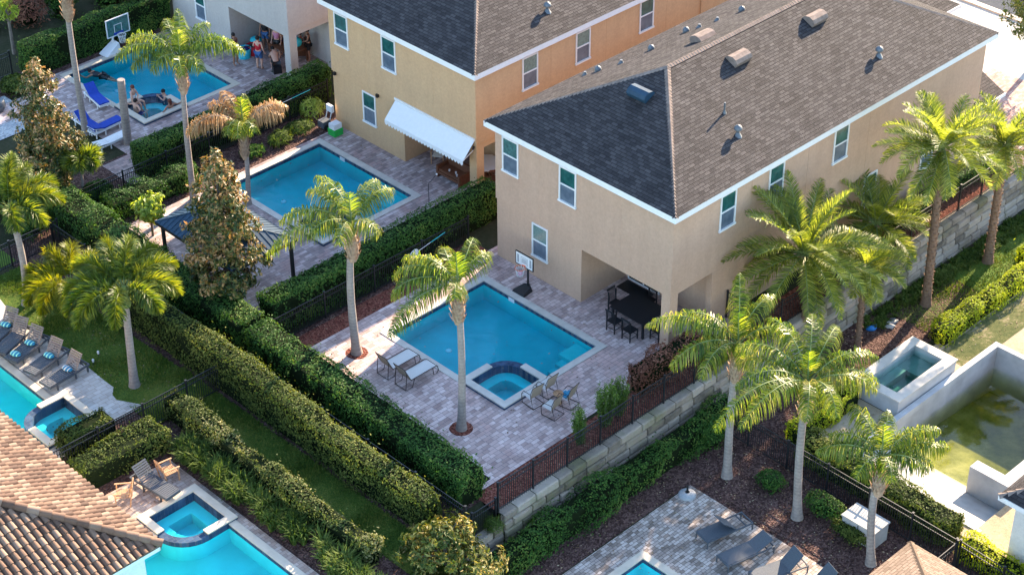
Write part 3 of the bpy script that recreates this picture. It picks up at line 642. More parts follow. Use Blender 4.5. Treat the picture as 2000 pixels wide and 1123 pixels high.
def house(o, L, wall, label, front, side, vents, pipes, roofmat='shing', lower=True):
    ox, oy = o; t = thing('house', (ox, oy, 0), label, 'house'); org = t.location
    b = MB(); X = lambda *a: b.box(ox+a[0], ox+a[1], oy+a[2], oy+a[3], a[4], a[5])
    q = .038                                  # the upper storey stands slightly proud: a drip line all round
    X(-q, L, -q, 9.5+q, 2.86, SOF+.05)
    X(0, L, 4.69, 9.5, -.1, 2.86); X(2.65, L, 2.46, 4.69, -.1, 2.86); X(2.65, L, 0, 2.46, -.1, 2.86)
    X(0, .44, 0, .44, -.1, 2.56); X(0, .28, .0, 4.69, 2.56, 2.858); X(.28, 2.46, 0, .28, 2.56, 2.858); X(2.46, 2.65, 0, .28, -.1, 2.858)
    b.build('wall', wall, t)
    for yj in (2.62, 7.05): b = MB(); b.box(ox-q-.005, ox-q, oy+yj-.014, oy+yj+.014, 2.88, SOF); b.build('control_joint', wall, t)
    for xj in (4.5, 8.0, 12.0, 15.4): b = MB(); b.box(ox+xj-.014, ox+xj+.014, oy-q-.005, oy-q, 2.88, SOF); b.build('control_joint', wall, t)
    x0, x1, y0, y1 = ox-.33, ox+L+.3, oy-.33, oy+9.83
    b = MB(); r1, r2 = hip_roof(b, x0-.04, x1+.04, y0-.04, y1+.04, EAVE+.012); rf = b.build('roof', roofmat, t)
    b = MB()
    for c_, r_ in (((x0, y0, EAVE), r1), ((x0, y1, EAVE), r1), ((x1, y0, EAVE), r2), ((x1, y1, EAVE), r2)): caps(b, c_, r_)
    caps(b, r1, r2); b.build('ridge_cap', 'ridge', rf, org)
    b = MB(); b.box(x0, x1, y0, y1, SOF, SOF+.03); fascia(b, x0, x1, y0, y1, SOF-.03, EAVE+.004); b.build('fascia', 'white', t)
    for (a0, a1, z0, z1) in front: window(t, org, 'x', ox-(q if z0 > 2.8 else 0), oy+a0, oy+a1, z0, z1)
    for (a0, a1, z0, z1) in side: window(t, org, 'y', oy-(q if z0 > 2.8 else 0), ox+a0, ox+a1, z0, z1)
    # sliding door at the back of the porch
    b = MB(); xx = ox+2.65; b.box(xx-.05, xx, oy+2.80, oy+2.87, .03, 2.2); b.box(xx-.05, xx, oy+4.45, oy+4.52, .03, 2.2); b.box(xx-.05, xx, oy+2.87, oy+4.45, 2.13, 2.2); b.box(xx-.05, xx, oy+3.63, oy+3.69, .09, 2.13); b.box(xx-.07, xx, oy+2.87, oy+4.45, .0, .09)
    d = b.build('sliding_door', 'white', t); b = MB(); b.box(xx-.03, xx-.01, oy+2.87, oy+4.45, .09, 2.13); b.build('pane', 'glassdark', d, org)
    for v in vents: boxvent(t, org, *v)
    for v in pipes: pipevent(t, org, *v)
    for yl, zl_ in ((8.9, 2.75),) if label.startswith('ochre') else (): pass
    return t
ny = lambda x, y: (x, y, EAVE+SL*(y+.37))                 # on the -y slope of the near house
py_ = lambda x, y: (x, y, EAVE+SL*(9.87-y))
fx = lambda x, y: (x, y, EAVE+SL*(x+.37))
FR = [(8.19, 9.11, 4.40, 5.98), (4.99, 5.92, 4.40, 5.98), (6.56, 7.45, 1.06, 2.62)]
hA = house((0, 0), 20.2, 'tan', 'tan two-storey house with hipped brown shingle roof behind the middle pool, nearest the palms', FR,
      [(2.62, 3.54, 4.40, 5.98), (5.52, 6.44, 4.40, 5.98), (9.62, 10.56, 4.42, 6.0), (12.1, 13.0, 1.1, 2.72), (16.2, 17.1, 1.25, 2.7)],
      [(ny(7.88, 3.75), (1, 0), (0, -1), SL, 'ridge'), (ny(12.78, 3.75), (1, 0), (0, -1), SL, 'ridge'), (fx(3.3, 4.77), (0, 1), (-1, 0), SL, 'navyroof'), (py_(8.4, 6.0), (1, 0), (0, 1), SL, 'ridge')],
      [(ny(13.98, 1.22),), (ny(4.93, 1.18),), (ny(5.24, 2.15), .46, False, .05)]+[(py_(x, y), .16, c_, .08) for x, y, c_ in ((4.8, 9.2, False), (5.19, 8.84, True), (6.0, 8.3, False), (7.6, 8.1, True), (9.9, 8.2, True), (10.4, 7.9, False), (11.2, 7.6, False), (12.3, 7.2, True))])
s1 = lambda x, y: (H1O[0]+x, H1O[1]+y, EAVE+SL*(y+.37))
hB = house(H1O, 22, 'ochre', 'ochre two-storey house with white awning between the grey house and the tan house', FR,
      [(2.72, 3.66, 4.45, 6.0), (6.02, 6.93, 4.48, 6.0), (10.16, 11.1, 4.5, 6.05)], [], [(s1(5.15, .85),), (s1(12.2, 2.5),)])
hC = house(H0O, 20, 'greywall', 'grey two-storey house at the top edge with people on its patio', [(6.62, 7.46, 1.02, 2.6), (8.19, 9.11, 4.4, 5.98), (4.99, 5.92, 4.4, 5.98)], [], [], [])
house((4.3, 40.4), 20, 'tan', 'next tan house of the row, added beyond the top edge to shade the far yard', [(6.56, 7.45, 1.06, 2.62)], [], [], [])  # out of view, added so that its shadow covers the far yard
# extra parts of the ochre house: awning over the porch, wall lamps, downpipe
org = hB.location; b = MB(); yA, yB = 13.22, 18.28; xw = H1O[0]-.01; nseg = 26
b.add([(xw-.02, yA, 3.07), (xw-.02, yB, 3.07), (xw-.72, yB, 2.33), (xw-.72, yA, 2.33)], (0, 3, 2, 1))
b.add([(xw-.02, yA, 3.05), (xw-.02, yB, 3.05), (xw-.715, yB, 2.31), (xw-.715, yA, 2.31)], (0, 1, 2, 3))
for i in range(nseg):
    ya, yb = yA+(yB-yA)*i/nseg, yA+(yB-yA)*(i+1)/nseg
    b.add([(xw-.722, ya, 2.33), (xw-.722, yb, 2.33), (xw-.725, yb, 2.20), (xw-.725, yb-.03, 2.13), (xw-.725, (ya+yb)/2, 2.08), (xw-.725, ya+.03, 2.13), (xw-.725, ya, 2.20)], np.arange(7))
aw = b.build('awning', 'whiteplastic', hB)
b = MB(); b.box(xw-.08, xw, yA-.05, yB+.05, 3.06, 3.16); b.bar((xw-.02, yA+.05, 2.6), (xw-.70, yA+.05, 2.3), .03); b.bar((xw-.02, yB-.05, 2.6), (xw-.70, yB-.05, 2.3), .03); b.build('awning_case', 'white', aw, org)
for yl in (22.45, 19.5):
    b = MB(); b.box(xw-.12, xw, yl-.06, yl+.06, 2.70, 2.86); b.build('wall_lamp', 'black', hB)
b = MB(); b.box(16.7, 16.78, H1O[1]-.10, H1O[1]-.024, .1, SOF); b.build('downpipe', 'ochre', hB)
b = MB(); b.tube([(H1O[0]-.02, 13.3, 2.7), (H1O[0]-.1, 13.22, 2.75), (H1O[0]-.16, 13.2, 2.66)], .05, 6); b.build('wall_lamp', 'black', hB)
# one-storey wings on the street side of the tan house
org = hA.location; b = MB(); b.box(20.22, 21.5, .02, 4.0, 0, 2.95); b.box(20.23, 27.4, 6.45, 13.5, 0, 2.95); b.build('garage_wall', 'tan', hA)
b = MB(); k_ = math.sqrt(1+SL*SL)
b.add([(19.9, -.32, 3.0), (21.9, -.32, 3.0), (21.9, 4.2, 5.1), (19.9, 4.2, 5.1)], (0, 1, 2, 3), 0, [(0, 0), (2, 0), (2, 4.5*k_), (0, 4.5*k_)])
hip_roof(b, 19.9, 27.8, 6.1, 13.8, 3.0); gr = b.build('garage_roof', 'shing', hA)
b = MB(); b.box(19.9, 21.93, -.36, -.325, 2.84, 3.0); fascia(b, 19.9, 27.8, 6.1, 13.8, 2.82, 2.998); b.build('gutter', 'white', gr, org)

# the tiled roof at the lower left corner: barrel tiles modelled one by one
t = thing('tile_roofed_house', (-26, 8, 0), 'house under a pink clay barrel tile roof at the lower left corner', 'house'); org = t.location
ex, ey, ez, sl2 = -22.15, 2.12, 2.80, .50
b = MB(); b.box(-34, ex-.45, ey+.45, 22, 0, 2.72); b.build('wall', 'whitewall', t)
b = MB(); b.box(-34, ex-.06, ey+.06, 22.4, 2.62, 2.72); b.box(ex-.06, ex-.03, ey+.03, 22.4, 2.60, 2.80); b.box(-34, ex-.03, ey+.03, ey+.06, 2.60, 2.80); b.build('fascia', 'white', t)
b = MB(); b.add([(ex, ey, ez-.02), (ex, 22.4, ez-.02), (ex-10, 22.4, ez-.02+10*sl2), (ex-10, ey+10, ez-.02+10*sl2)], (0, 1, 2, 3)); b.add([(ex, ey, ez-.02), (ex-10, ey+10, ez-.02+10*sl2), (-36, ey+10, ez-.02+10*sl2), (-36, ey, ez-.02)], (0, 1, 2, 3)); b.build('roof_deck', 'claytile', t)
def tiles(mb, eave0, along, up, n_along, rows_fn, pitch=.25, step=.32, sl=.5):
    al = np.array([*along, 0.]); dn = np.array([*up, sl]); dn /= np.linalg.norm(dn); nm = np.cross(al, dn); nm = nm if nm[2] > 0 else -nm
    K = 6; th = np.linspace(0, pi, K)
    for i in range(n_along):
        c = np.array(eave0)+al*(i+.5)*pitch
        for j in range(*rows_fn(i)):
            p0 = c+dn*(j*step); p1 = c+dn*((j+1)*step+.05); jit = random.uniform(-.008, .008)
            v = []
            for p, r, lift in ((p0, .108, .045), (p1, .09, .018)):
                for a in th: v.append(p+al*(math.cos(a)*r+jit)+nm*(math.sin(a)*r*.85+lift))
            mb.add(v, [(k, k+1, k+1+K, k+K) for k in range(K-1)], 0, None, True)
            mb.add([v[k] for k in range(K)], np.arange(K))
            # pan beside the barrel
            q0 = c+al*pitch/2+dn*(j*step); q1 = c+al*pitch/2+dn*((j+1)*step+.04)
            mb.add([q0-al*.09+nm*.035, q0+nm*.012, q0+al*.09+nm*.035, q1-al*.09+nm*.015, q1-nm*.0, q1+al*.09+nm*.015], [(0, 1, 4, 3), (1, 2, 5, 4)], 0, None, True)
kk = math.sqrt(1+sl2*sl2)
b = MB(); tiles(b, (ex, ey, ez), (0, 1), (-1, 0), 80, lambda i: (0, min(29, int((i+.5)*.25*kk/.32)))); b.build('tile_slope', 'claytile', t)
b = MB(); tiles(b, (ex, ey, ez), (-1, 0), (0, 1), 48, lambda i: (0, min(29, int((i+.5)*.25*kk/.32)))); b.build('tile_slope', 'claytile', t)
b = MB(); hp = np.array([ex, ey, ez]); hd = np.array([-1, 1, sl2]); L_ = np.linalg.norm(hd); hd = hd/L_; sd_ = np.cross(hd, (0, 0, 1.)); sd_ /= np.linalg.norm(sd_); un = np.cross(sd_, hd)
un = un if un[2] > 0 else -un
for j in range(34):
    v = []
    for p, r, lf in ((hp+hd*j*.40, .155, .10), (hp+hd*((j+1)*.40+.05), .13, .065)):
        for a in np.linspace(-.3, pi+.3, 9): v.append(p+sd_*math.cos(a)*r+un*(math.sin(a)*r+lf-.02))
    b.add(v, [(k, k+1, k+10, k+9) for k in range(8)], 0, None, True); b.add(v[:9], np.arange(9))
b.build('hip_tile', 'claytile', t)

# house at the right edge, garden pavilion with shingle roof, metal-roofed gazebo
t = thing('bungalow', (4, -19, ZL), 'corner of a low cream house with dark roof at the lower right edge', 'house'); org = t.location
b = MB(); b.box(1.15, 12, -26, -15.0, ZL, 1.0); b.build('wall', 'whitewall', t)
b = MB(); hip_roof(b, .68, 12.5, -26.5, -14.53, 1.22); rf = b.build('roof', 'shing', t); b = MB(); caps(b, (.68, -14.53, 1.2), (3.9, -17.75, 1.2+3.22*SL), .3, .3); b.build('ridge_cap', 'ridge', rf, org)
b = MB(); b.box(.72, 12.4, -26.4, -14.58, .95, 1.0); fascia(b, .70, 12.5, -26.5, -14.55, 1.0, 1.2); b.build('fascia', 'white', t)
t = thing('garden_pavilion', (-5.2, -15.8, ZL), 'square pavilion with tan shingle pyramid roof at the bottom edge', 'pavilion'); org = t.location
b = MB(); px_, py0, hw = -5.2, -15.8, 2.3; hip_roof(b, px_-hw, px_+hw, py0-hw, py0+hw, ZL+2.62, .40); rf = b.build('roof', 'shingtan', t)
b = MB(); ap = (px_, py0, ZL+2.62+hw*.40)
for sx, sy in ((-1, -1), (1, -1), (1, 1), (-1, 1)): caps(b, (px_+sx*hw, py0+sy*hw, ZL+2.60), ap, .26, .22)
b.build('ridge_cap', 'shingtan', rf, org)
b = MB(); fascia(b, px_-hw+.03, px_+hw-.03, py0-hw+.03, py0+hw-.03, ZL+2.45, ZL+2.61); b.build('fascia', 'brownwood', t)
for sx, sy in ((-1, -1), (1, -1), (1, 1), (-1, 1)):
    b = MB(); b.box(px_+sx*2-.08, px_+sx*2+.08, py0+sy*2-.08, py0+sy*2+.08, ZL, ZL+2.5); b.build('post', 'brownwood', t)
t = thing('metal_gazebo', (-9.1, 15.8, 0), 'navy standing-seam metal roofed gazebo half hidden behind the bronze magnolia', 'gazebo'); org = t.location
gx0, gx1, gy0, gy1, gz = -10.75, -7.45, 13.3, 18.35, 2.55
b = MB(); r1, r2 = hip_roof(b, gx0, gx1, gy0, gy1, gz, .42); w = (gx1-gx0)/2; zr = gz+w*.42
for i in range(1, 22):                      # standing seams
    y = gy0+i*.24; t_ = min(1, (y-gy0)/w, (gy1-y)/w)
    if y < gy1-.05:
        b.bar((gx0, y, gz+.012), (gx0+w*t_, y, gz+w*t_*.42+.012), .03, .022); b.bar((gx1, y, gz+.012), (gx1-w*t_, y, gz+w*t_*.42+.012), .03, .022)
for i in range(1, 14):
    x = gx0+i*.24; t_ = min((x-gx0)/w, (gx1-x)/w)
    b.bar((x, gy0, gz+.012), (x, gy0+w*t_, gz+w*t_*.42+.012), .03, .022); b.bar((x, gy1, gz+.012), (x, gy1-w*t_, gz+w*t_*.42+.012), .03, .022)
for c_, r_ in (((gx0, gy0, gz), r1), ((gx1, gy0, gz), r1), ((gx0, gy1, gz), r2), ((gx1, gy1, gz), r2), (r1, r2)): b.bar(c_, r_, .07, .05)
b.build('roof', 'navyroof', t)
b = MB(); fascia(b, gx0+.02, gx1-.02, gy0+.02, gy1-.02, gz-.14, gz-.005); b.build('eave_beam', 'black', t)
for x in (gx0+.2, gx1-.2):
    for y in (gy0+.2, gy1-.2):
        b = MB(); b.box(x-.06, x+.06, y-.06, y+.06, 0, gz-.1); b.build('post', 'black', t)

# ------------------------------------------------------------------ retaining wall of big blocks
def block_wall(name, label, x0, x1, y, z0, zt0, zt1, ch=.36):
    t = thing(name, ((x0+x1)/2, y, z0), label, 'retaining wall'); b = MB(); rows = int(math.ceil((max(zt0, zt1)-z0)/ch))
    for r in range(rows):
        x = x0-random.uniform(0, .8); ztop = zt0-r*ch; bat = r*.025
        while x < x1:
            L_ = random.choice((.7, .95, 1.15, .95)); xa, xb = max(x, x0)+.016, min(x+L_, x1)-.016; x += L_
            if xb-xa < .05: continue
            j = random.uniform(-.022, .022)*(r > 0); yb = y+bat*-1+j; zb_, zt_ = max(z0-.3, ztop-ch)+.018, ztop-.012-random.uniform(0, .02)*(r > 0)
            ga, gb = .03, .03
            v = [(xa, yb, zb_), (xb, yb, zb_), (xb, yb, zt_), (xa, yb, zt_), (xa+ga, yb-.05-random.uniform(0, .03), zb_+.04), (xb-ga, yb-.05-random.uniform(0, .03), zb_+.04), (xb-ga, yb-.05-random.uniform(0, .03), zt_-.04), (xa+ga, yb-.05-random.uniform(0, .03), zt_-.04), (xa, y+.34, zt_), (xb, y+.34, zt_)]
            b.add(v, [(4, 5, 6, 7), (0, 1, 5, 4), (1, 2, 6, 5), (2, 3, 7, 6), (3, 0, 4, 7), (3, 2, 9, 8)])
    b.add([(x0, y+.1, z0-.2), (x1, y+.1, z0-.2), (x1, y+.1, zt0-.03), (x0, y+.1, zt0-.03)], (0, 1, 2, 3))
    b.build('block_courses', 'block', t); return t
block_wall('retaining_wall', 'long pale stone block wall running from the lower middle up to the right edge', -11.18, 24, WALLY, ZL, .02, .02)
block_wall('retaining_wall', 'lower end of the stone block wall beside the bronze-leaved bush', -17, -11.2, WALLY, ZL, -.42, -.42)
# ------------------------------------------------------------------ fences
def fence(label, p0, p1, z0=0., h=1.22, bay=2.4, gap=.105, zs=None, name='metal_fence', group='black picket fences'):
    p0, p1 = np.array(p0, float), np.array(p1, float); L = np.linalg.norm(p1-p0); d = (p1-p0)/L
    t = thing(name, ((p0[0]+p1[0])/2, (p0[1]+p1[1])/2, z0), label, 'fence', group); nb = max(1, int(round(L/bay)))
    for i in range(nb+1):
        q = p0+d*L*i/nb; b = MB(); b.box(q[0]-.032, q[0]+.032, q[1]-.032, q[1]+.032, z0-.05, z0+h+.06); b.box(q[0]-.042, q[0]+.042, q[1]-.042, q[1]+.042, z0+h+.06, z0+h+.09)
        b.build('post', 'black', t)
        if i == nb: break
        b = MB(); a, c = q+d*.034, p0+d*(L*(i+1)/nb-.034)
        for zr in (.10, h-.22, h): b.bar((*a, z0+zr), (*c, z0+zr), .028, .036)
        l2 = np.linalg.norm(c-a); k = int(l2/gap)
        for j in range(1, k+1):
            w = a+d*l2*j/(k+1); s_ = .0095; b.box(w[0]-s_, w[0]+s_, w[1]-s_, w[1]+s_, z0+.03, z0+h-.005)
        b.build('picket_panel', 'black', t)
    return t
fence('black fence beside the red mulch strip of the middle patio, pool pole hung on it', (-10.6, 11.12), (-.15, 11.12), 0, 1.22, 2.35)
fence('black fence in shade between the two pools at the upper left', (-10.6, 24.42), (3.3, 24.42), 0, 1.22, 2.3)
fence('black fence running between the two long clipped hedges', (-12.72, -2.05), (-12.72, 23.3), 0, 1.15, 2.53)
fence('black fence standing on top of the stone block wall beside the patio', (-11.15, -2.03), (23.4, -2.03), 0, 1.25, 1.77)
fence('low black fence section below the corner post by the bronze-leaved bush', (-13.5, -2.0), (-11.25, -2.0), -.5, 1.1, 1.0, .1)
fence('black fence with sunlit top rail behind the white utility box', (-.33, -2.6), (-.40, -13.85), ZL, 1.3, 2.0)
fence('short black fence return behind the tan pavilion roof', (-.45, -13.92), (-3.4, -13.92), ZL, 1.3, 1.5)
fence('black fence at the lower right corner before the golden hedge', (-.36, -13.98), (-.6, -19.5), ZL, 1.3, 1.9)
fence('black fence between the foxtail palm lawn and the shrubs above the tiled roof', (-13.35, 10.35), (-21.2, 10.35), 0, 1.2, 2.0)
fence('black fence at the left edge behind the lawn and foxtail palm', (-12.5, 23.15), (-19.5, 23.15), 0, 1.2, 2.3)
fence('black fence at the top left corner beside the shaded hedge', (-5.75, 37.45), (-12.7, 37.45), 0, 1.25, 2.3)

# ------------------------------------------------------------------ leaves
def leaves(mb, C_, N_, size, mat=0, aspect=.5, jit=.9, upb=.3):
    n_ = len(C_); N_ = N_+rng.normal(0, jit*.5, (n_, 3))+np.array([0, 0, upb]); N_ /= np.linalg.norm(N_, axis=1)[:, None]+1e-9
    D = rng.normal(0, 1, (n_, 3)); D -= (D*N_).sum(1)[:, None]*N_; D /= np.linalg.norm(D, axis=1)[:, None]+1e-9; Sd = np.cross(N_, D)
    l = (size*rng.uniform(.6, 1.35, n_))[:, None]; w = l*aspect
    v = np.stack([C_-D*l/2, C_+Sd*w/2+N_*w*.12, C_+D*l/2-N_*l*.10, C_-Sd*w/2+N_*w*.12], 1)
    mb.add(v.reshape(-1, 3), np.arange(n_*4).reshape(-1, 4), mat)
def lump(P_, seed, f=1.6):
    r = np.random.default_rng(seed); o = np.zeros(len(P_))
    for i in range(7):
        k = r.normal(0, 1, 3)*f*(1+i*.45); o += np.sin(P_@k+r.uniform(0, 6))/(1+i*.5)
    return o/3.2
MT['podo'] = leaf('feathery_leaves', [(.1, (.04, .085, .018)), (.5, (.09, .16, .03)), (.9, (.17, .25, .06))], .35, None, .6, .14)
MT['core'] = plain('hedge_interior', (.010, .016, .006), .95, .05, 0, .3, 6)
def hedge(label, x0, x1, y0, y1, z0, h, mat='hedge', dens=380, size=.105, amp=.16, group='clipped hedges', h2=None, seed=None, cat='hedge', name='hedge', shoots=.05, corner=.16):
    seed = seed or int(abs(x0*37+y0*11+h*5)*10) % 9973
    t = thing(name, ((x0+x1)/2, (y0+y1)/2, z0), label, cat, group); lx, ly = x1-x0, y1-y0; h2 = h if h2 is None else h2
    A = [lx*ly, lx*h, lx*h, ly*h, ly*h]; b = MB(); pts = []; nrm = []
    for f, a in enumerate(A):
        k = int(a*dens); u, v = rng.random(k), rng.random(k)
        if f == 0: p = np.stack([x0+u*lx, y0+v*ly, np.full(k, 1.)], 1); n_ = (0, 0, 1)
        elif f < 3: p = np.stack([x0+u*lx, np.full(k, y0 if f == 1 else y1), v], 1); n_ = (0, -1 if f == 1 else 1, 0)
        else: p = np.stack([np.full(k, x0 if f == 3 else x1), y0+u*ly, v], 1); n_ = (-1 if f == 3 else 1, 0, 0)
        pts.append(p); nrm.append(np.tile(n_, (k, 1)))
    P_ = np.concatenate(pts); N_ = np.concatenate(nrm).astype(float); tt = ((P_[:, 1]-y0)/ly if ly > lx else (P_[:, 0]-x0)/lx)
    HH = h+(h2-h)*tt; P_[:, 2] = z0+P_[:, 2]*HH
    # round the top edges
    ex = np.minimum(P_[:, 0]-x0, x1-P_[:, 0]); ey_ = np.minimum(P_[:, 1]-y0, y1-P_[:, 1]); ez_ = z0+HH-P_[:, 2]
    e = np.sort(np.stack([ex, ey_, ez_], 1), 1)[:, 1]; pull = np.clip(corner-e, 0, corner)*.9
    ctr = np.stack([np.clip(P_[:, 0], x0+min(lx/2-.01, .5), x1-min(lx/2-.01, .5)), np.clip(P_[:, 1], y0+min(ly/2-.01, .5), y1-min(ly/2-.01, .5)), np.clip(P_[:, 2], z0, z0+HH-.4)], 1)
    dirc = P_-ctr; dirc /= np.linalg.norm(dirc, axis=1)[:, None]+1e-9
    lm_ = lump(P_, seed, 2.1); keep = rng.random(len(P_)) < np.clip(.84+lm_*1.2, .28, 1.0)*np.clip(.35+(P_[:, 2]-z0)/.45, .35, 1); P_, N_, pull, dirc, HH = P_[keep], N_[keep], pull[keep], dirc[keep], HH[keep]; lm_ = lm_[keep]
    d = (lm_*.7+lump(P_, seed+5, .7)*.8)*amp*1.25-pull-rng.exponential(.05, len(P_))+np.where(rng.random(len(P_)) < shoots, rng.exponential(.09, len(P_)), 0)
    P_ = P_+(N_*.6+dirc*.4)*d[:, None]; P_[:, 2] = np.maximum(P_[:, 2], z0+.03)
    wig = np.sin((P_[:, 1] if ly > lx else P_[:, 0])*.55+seed)*.07
    if ly > lx: P_[:, 0] += wig
    else: P_[:, 1] += wig
    leaves(b, P_, N_+dirc*.6, size)
    i_ = .13; n_ = max(2, int(max(lx, ly)/.8)); al = 1 if ly > lx else 0
    for k in range(n_):
        a0, a1 = k/n_, (k+1)/n_
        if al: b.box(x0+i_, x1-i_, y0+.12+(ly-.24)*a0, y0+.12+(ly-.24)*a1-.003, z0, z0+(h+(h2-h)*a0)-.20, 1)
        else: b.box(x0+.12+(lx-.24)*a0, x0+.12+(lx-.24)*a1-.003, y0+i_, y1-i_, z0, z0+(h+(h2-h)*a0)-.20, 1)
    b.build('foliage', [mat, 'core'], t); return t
hedge('dark green clipped hedge behind the fence with the pool pole', -10.3, 2.2, 11.45, 12.55, 0, 1.72, 'hedge')
hedge('dark green hedge between the ochre house corner and the pool full of bathers', -7.0, 3.9, 24.75, 25.85, 0, 1.65, 'hedge')
hedge('shaded hedge behind the white poolside basketball hoop', -5.5, 3.1, 36.35, 37.3, 0, 1.75, 'hedge')
hedge('long hedge along the near side of the middle patio', -12.15, -10.85, -1.15, 10.9, 0, 1.5, 'hedge', h2=1.75, shoots=.17)
hedge('hedge behind the bronze magnolia and metal gazebo', -12.2, -10.85, 11.2, 24.2, 0, 1.75, 'hedge', shoots=.17)
hedge('long olive hedge beside the narrow strip lawn, in front of the black fence', -13.95, -13.05, -1.25, 19.0, 0, 1.5, 'hedgeolive', h2=2.0, shoots=.17)
hedge('variegated hedge with sunlit cream top between strip lawn and ornamental grass', -16.4, -15.62, -1.1, 10.6, 0, 1.05, 'hedgevar', amp=.2, shoots=.17)
hedge('rounded olive hedge beside the charcoal lounger above the tiled roof', -20.9, -17.2, 8.75, 10.05, 0, 1.05, 'hedgeolive', amp=.22)
hedge('loose olive shrub row between the fence and the left turquoise pool spa', -20.3, -18.1, 10.7, 11.75, 0, 1.0, 'hedgeolive', amp=.25)
hedge('dark shrub row beside the shaded fence below the bathers pool', -10.0, -5.2, 22.75, 23.9, 0, 1.0, 'hedge', amp=.28, shoots=.12)
hedge('long low green hedge along the foot of the stone block wall', -13.8, .4, -3.45, -2.58, ZL, 1.25, 'hedge', amp=.36, shoots=.15)
hedge('bright golden hedge beside the dry grass and the unfinished pool', 10.1, 16.6, -6.15, -5.25, ZL, .8, 'hedgeyel', amp=.22)
hedge('golden hedge piece at the right edge beyond the long golden hedge', 17.3, 22, -5.6, -4.6, ZL, .85, 'hedgeyel', amp=.25)
hedge('golden hedge piece behind the drooping palm, left of the raised spa', .9, 4.7, -6.05, -5.15, ZL, .85, 'hedgeyel', amp=.25)
hedge('olive hedge between the sunlit-rail fence and the unfinished pool', .15, 1.25, -13.2, -6.2, ZL, 1.15, 'hedgeolive', amp=.18)
hedge('golden low hedge at the lower right corner behind the fence', .0, .9, -19, -13.6, ZL, .8, 'hedgeyel', amp=.2)
hedge('rust brown dead hedge on the patio edge beside the porch column', -2.9, .7, -1.25, -.45, 0, 1.25, 'dryleaf', amp=.3, shoots=.15, group='dead hedge')
hedge('dark hedge along the yard side of the tan house behind the date palms', 13.5, 22, -1.3, -.5, 0, .8, 'hedge', amp=.25)

def bush(label, c, rx, ry, h, mat='hedge', n_=1500, size=.10, name='shrub', group=None, cat='shrub', asp=.5, core=True):
    t = thing(name, c, label, cat, group); v = rng.normal(0, 1, (n_, 3)); v /= np.linalg.norm(v, axis=1)[:, None]
    v[:, 2] = np.where(rng.random(n_) < .8, np.abs(v[:, 2]), v[:, 2]); r = rng.uniform(.55, 1.0, n_)**.5
    P_ = v*r[:, None]; s_ = int(abs(c[0]*31+c[1]*17)) % 997; f = 1+.28*lump(v*1.4, s_)
    P_ = P_*f[:, None]*np.array([rx, ry, h*.62])+np.array([c[0], c[1], c[2]+h*.42]); P_[:, 2] = np.maximum(P_[:, 2], c[2]+.03)
    b = MB(); leaves(b, P_, v, size, 0, asp)
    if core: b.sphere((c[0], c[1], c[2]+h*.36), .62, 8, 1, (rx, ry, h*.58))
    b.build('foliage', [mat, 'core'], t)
    b = MB(); b.tube([(c[0], c[1], c[2]), (c[0]+.03, c[1], c[2]+h*.4)], [.05, .03], 6); b.build('stem', 'bark', t)
    return t
bush('dark shrub beside the palm by the stone wall corner', (.9, -1.1, 0), .5, .45, .9)
bush('low shrub between two palms at the mulch bed, far end', (-1.35, -8.9, ZL), .5, .8, .75, 'hedge', 1500)
bush('sunlit low shrub beside the white utility box', (-1.75, -10.35, ZL), .45, .9, .7, 'hedgeolive', 1500)
bush('small dark shrub in the mulch under the drooping palm', (-1.6, -6.6, ZL), .5, .6, .7, 'hedge', 1100)
bush('dark shrub at the fence behind the two lower palms', (-1.2, -3.5, ZL), .8, .5, 1.2, 'hedge', 1600)
for (x, y, lb, h) in ((-6.4, -1.5, 'first upright feathery shrub inside the wall fence, nearest the camera', 1.75), (-5.05, -1.42, 'bushy upright feathery shrub, middle of three inside the wall fence', 2.1), (-4.25, -1.3, 'upright feathery shrub nearest the rusty hedge inside the wall fence', 1.95)):
    t = thing('feathery_shrub', (x, y, 0), lb, 'shrub', 'upright shrubs inside the wall fence'); b = MB(); st = MB()
    for k in range(26):
        a, rr = rng.uniform(0, 2*pi), .40*rng.random()**.6; hh = h*rng.uniform(.62, 1.0)*(1-.35*rr); o_ = np.array([math.cos(a)*rr, math.sin(a)*rr, 0]); p0 = np.array([x, y, 0])+o_*.35; p1 = np.array([x, y, hh])+o_
        st.tube([p0, p1], [.012, .004], 4, 0, False); m_ = int(hh*95); s_ = rng.uniform(.06, 1, m_)[:, None]; c_ = p0+(p1-p0)*s_+rng.normal(0, .045, (m_, 3)); d_ = rng.normal(0, 1, (m_, 3)); leaves(b, c_, d_*np.array([1, 1, .3]), .13, 0, .2, .6, 0.)
    b.build('foliage', 'podo', t); st.build('stem', 'bark', t)
for i, (x, y, rx, ry, h, lb, mt) in enumerate(((-11.3, 26.2, 1.1, 1.3, 1.7, 'dark bush under the leafy magnolia at the left', 'hedge'), (-12.8, 24.8, 1.2, 1.0, 1.5, 'dark bush behind the corner of the left lawn fence', 'hedge'), (-13.2, 27.4, 1.3, 1.2, 1.6, 'dark bush at the left edge beyond the lawn fence', 'hedge'), (-9.4, 24.9, .8, .6, .9, 'low bush by the small young palm', 'hedge'))):
    bush(lb, (x, y, 0), rx, ry, h, mt, 2600, .12, 'bush', None, 'bush')
bush('small green fern clump by the ochre house wall', (2.0, 24.0, 0), .7, .6, .9, 'lime', 500, .35, 'fern', None, 'plant', .12, False)
bush('low lime fern in the bed beside the second pool', (.7, 23.35, 0), .7, .55, .5, 'grassblade', 500, .35, 'fern', None, 'plant', .12, False)
bush('spiky pale plant in the bed left of the lime fern', (-.6, 23.2, 0), .7, .5, .5, 'grassblade', 380, .5, 'spiky_plant', None, 'plant', .08, False)
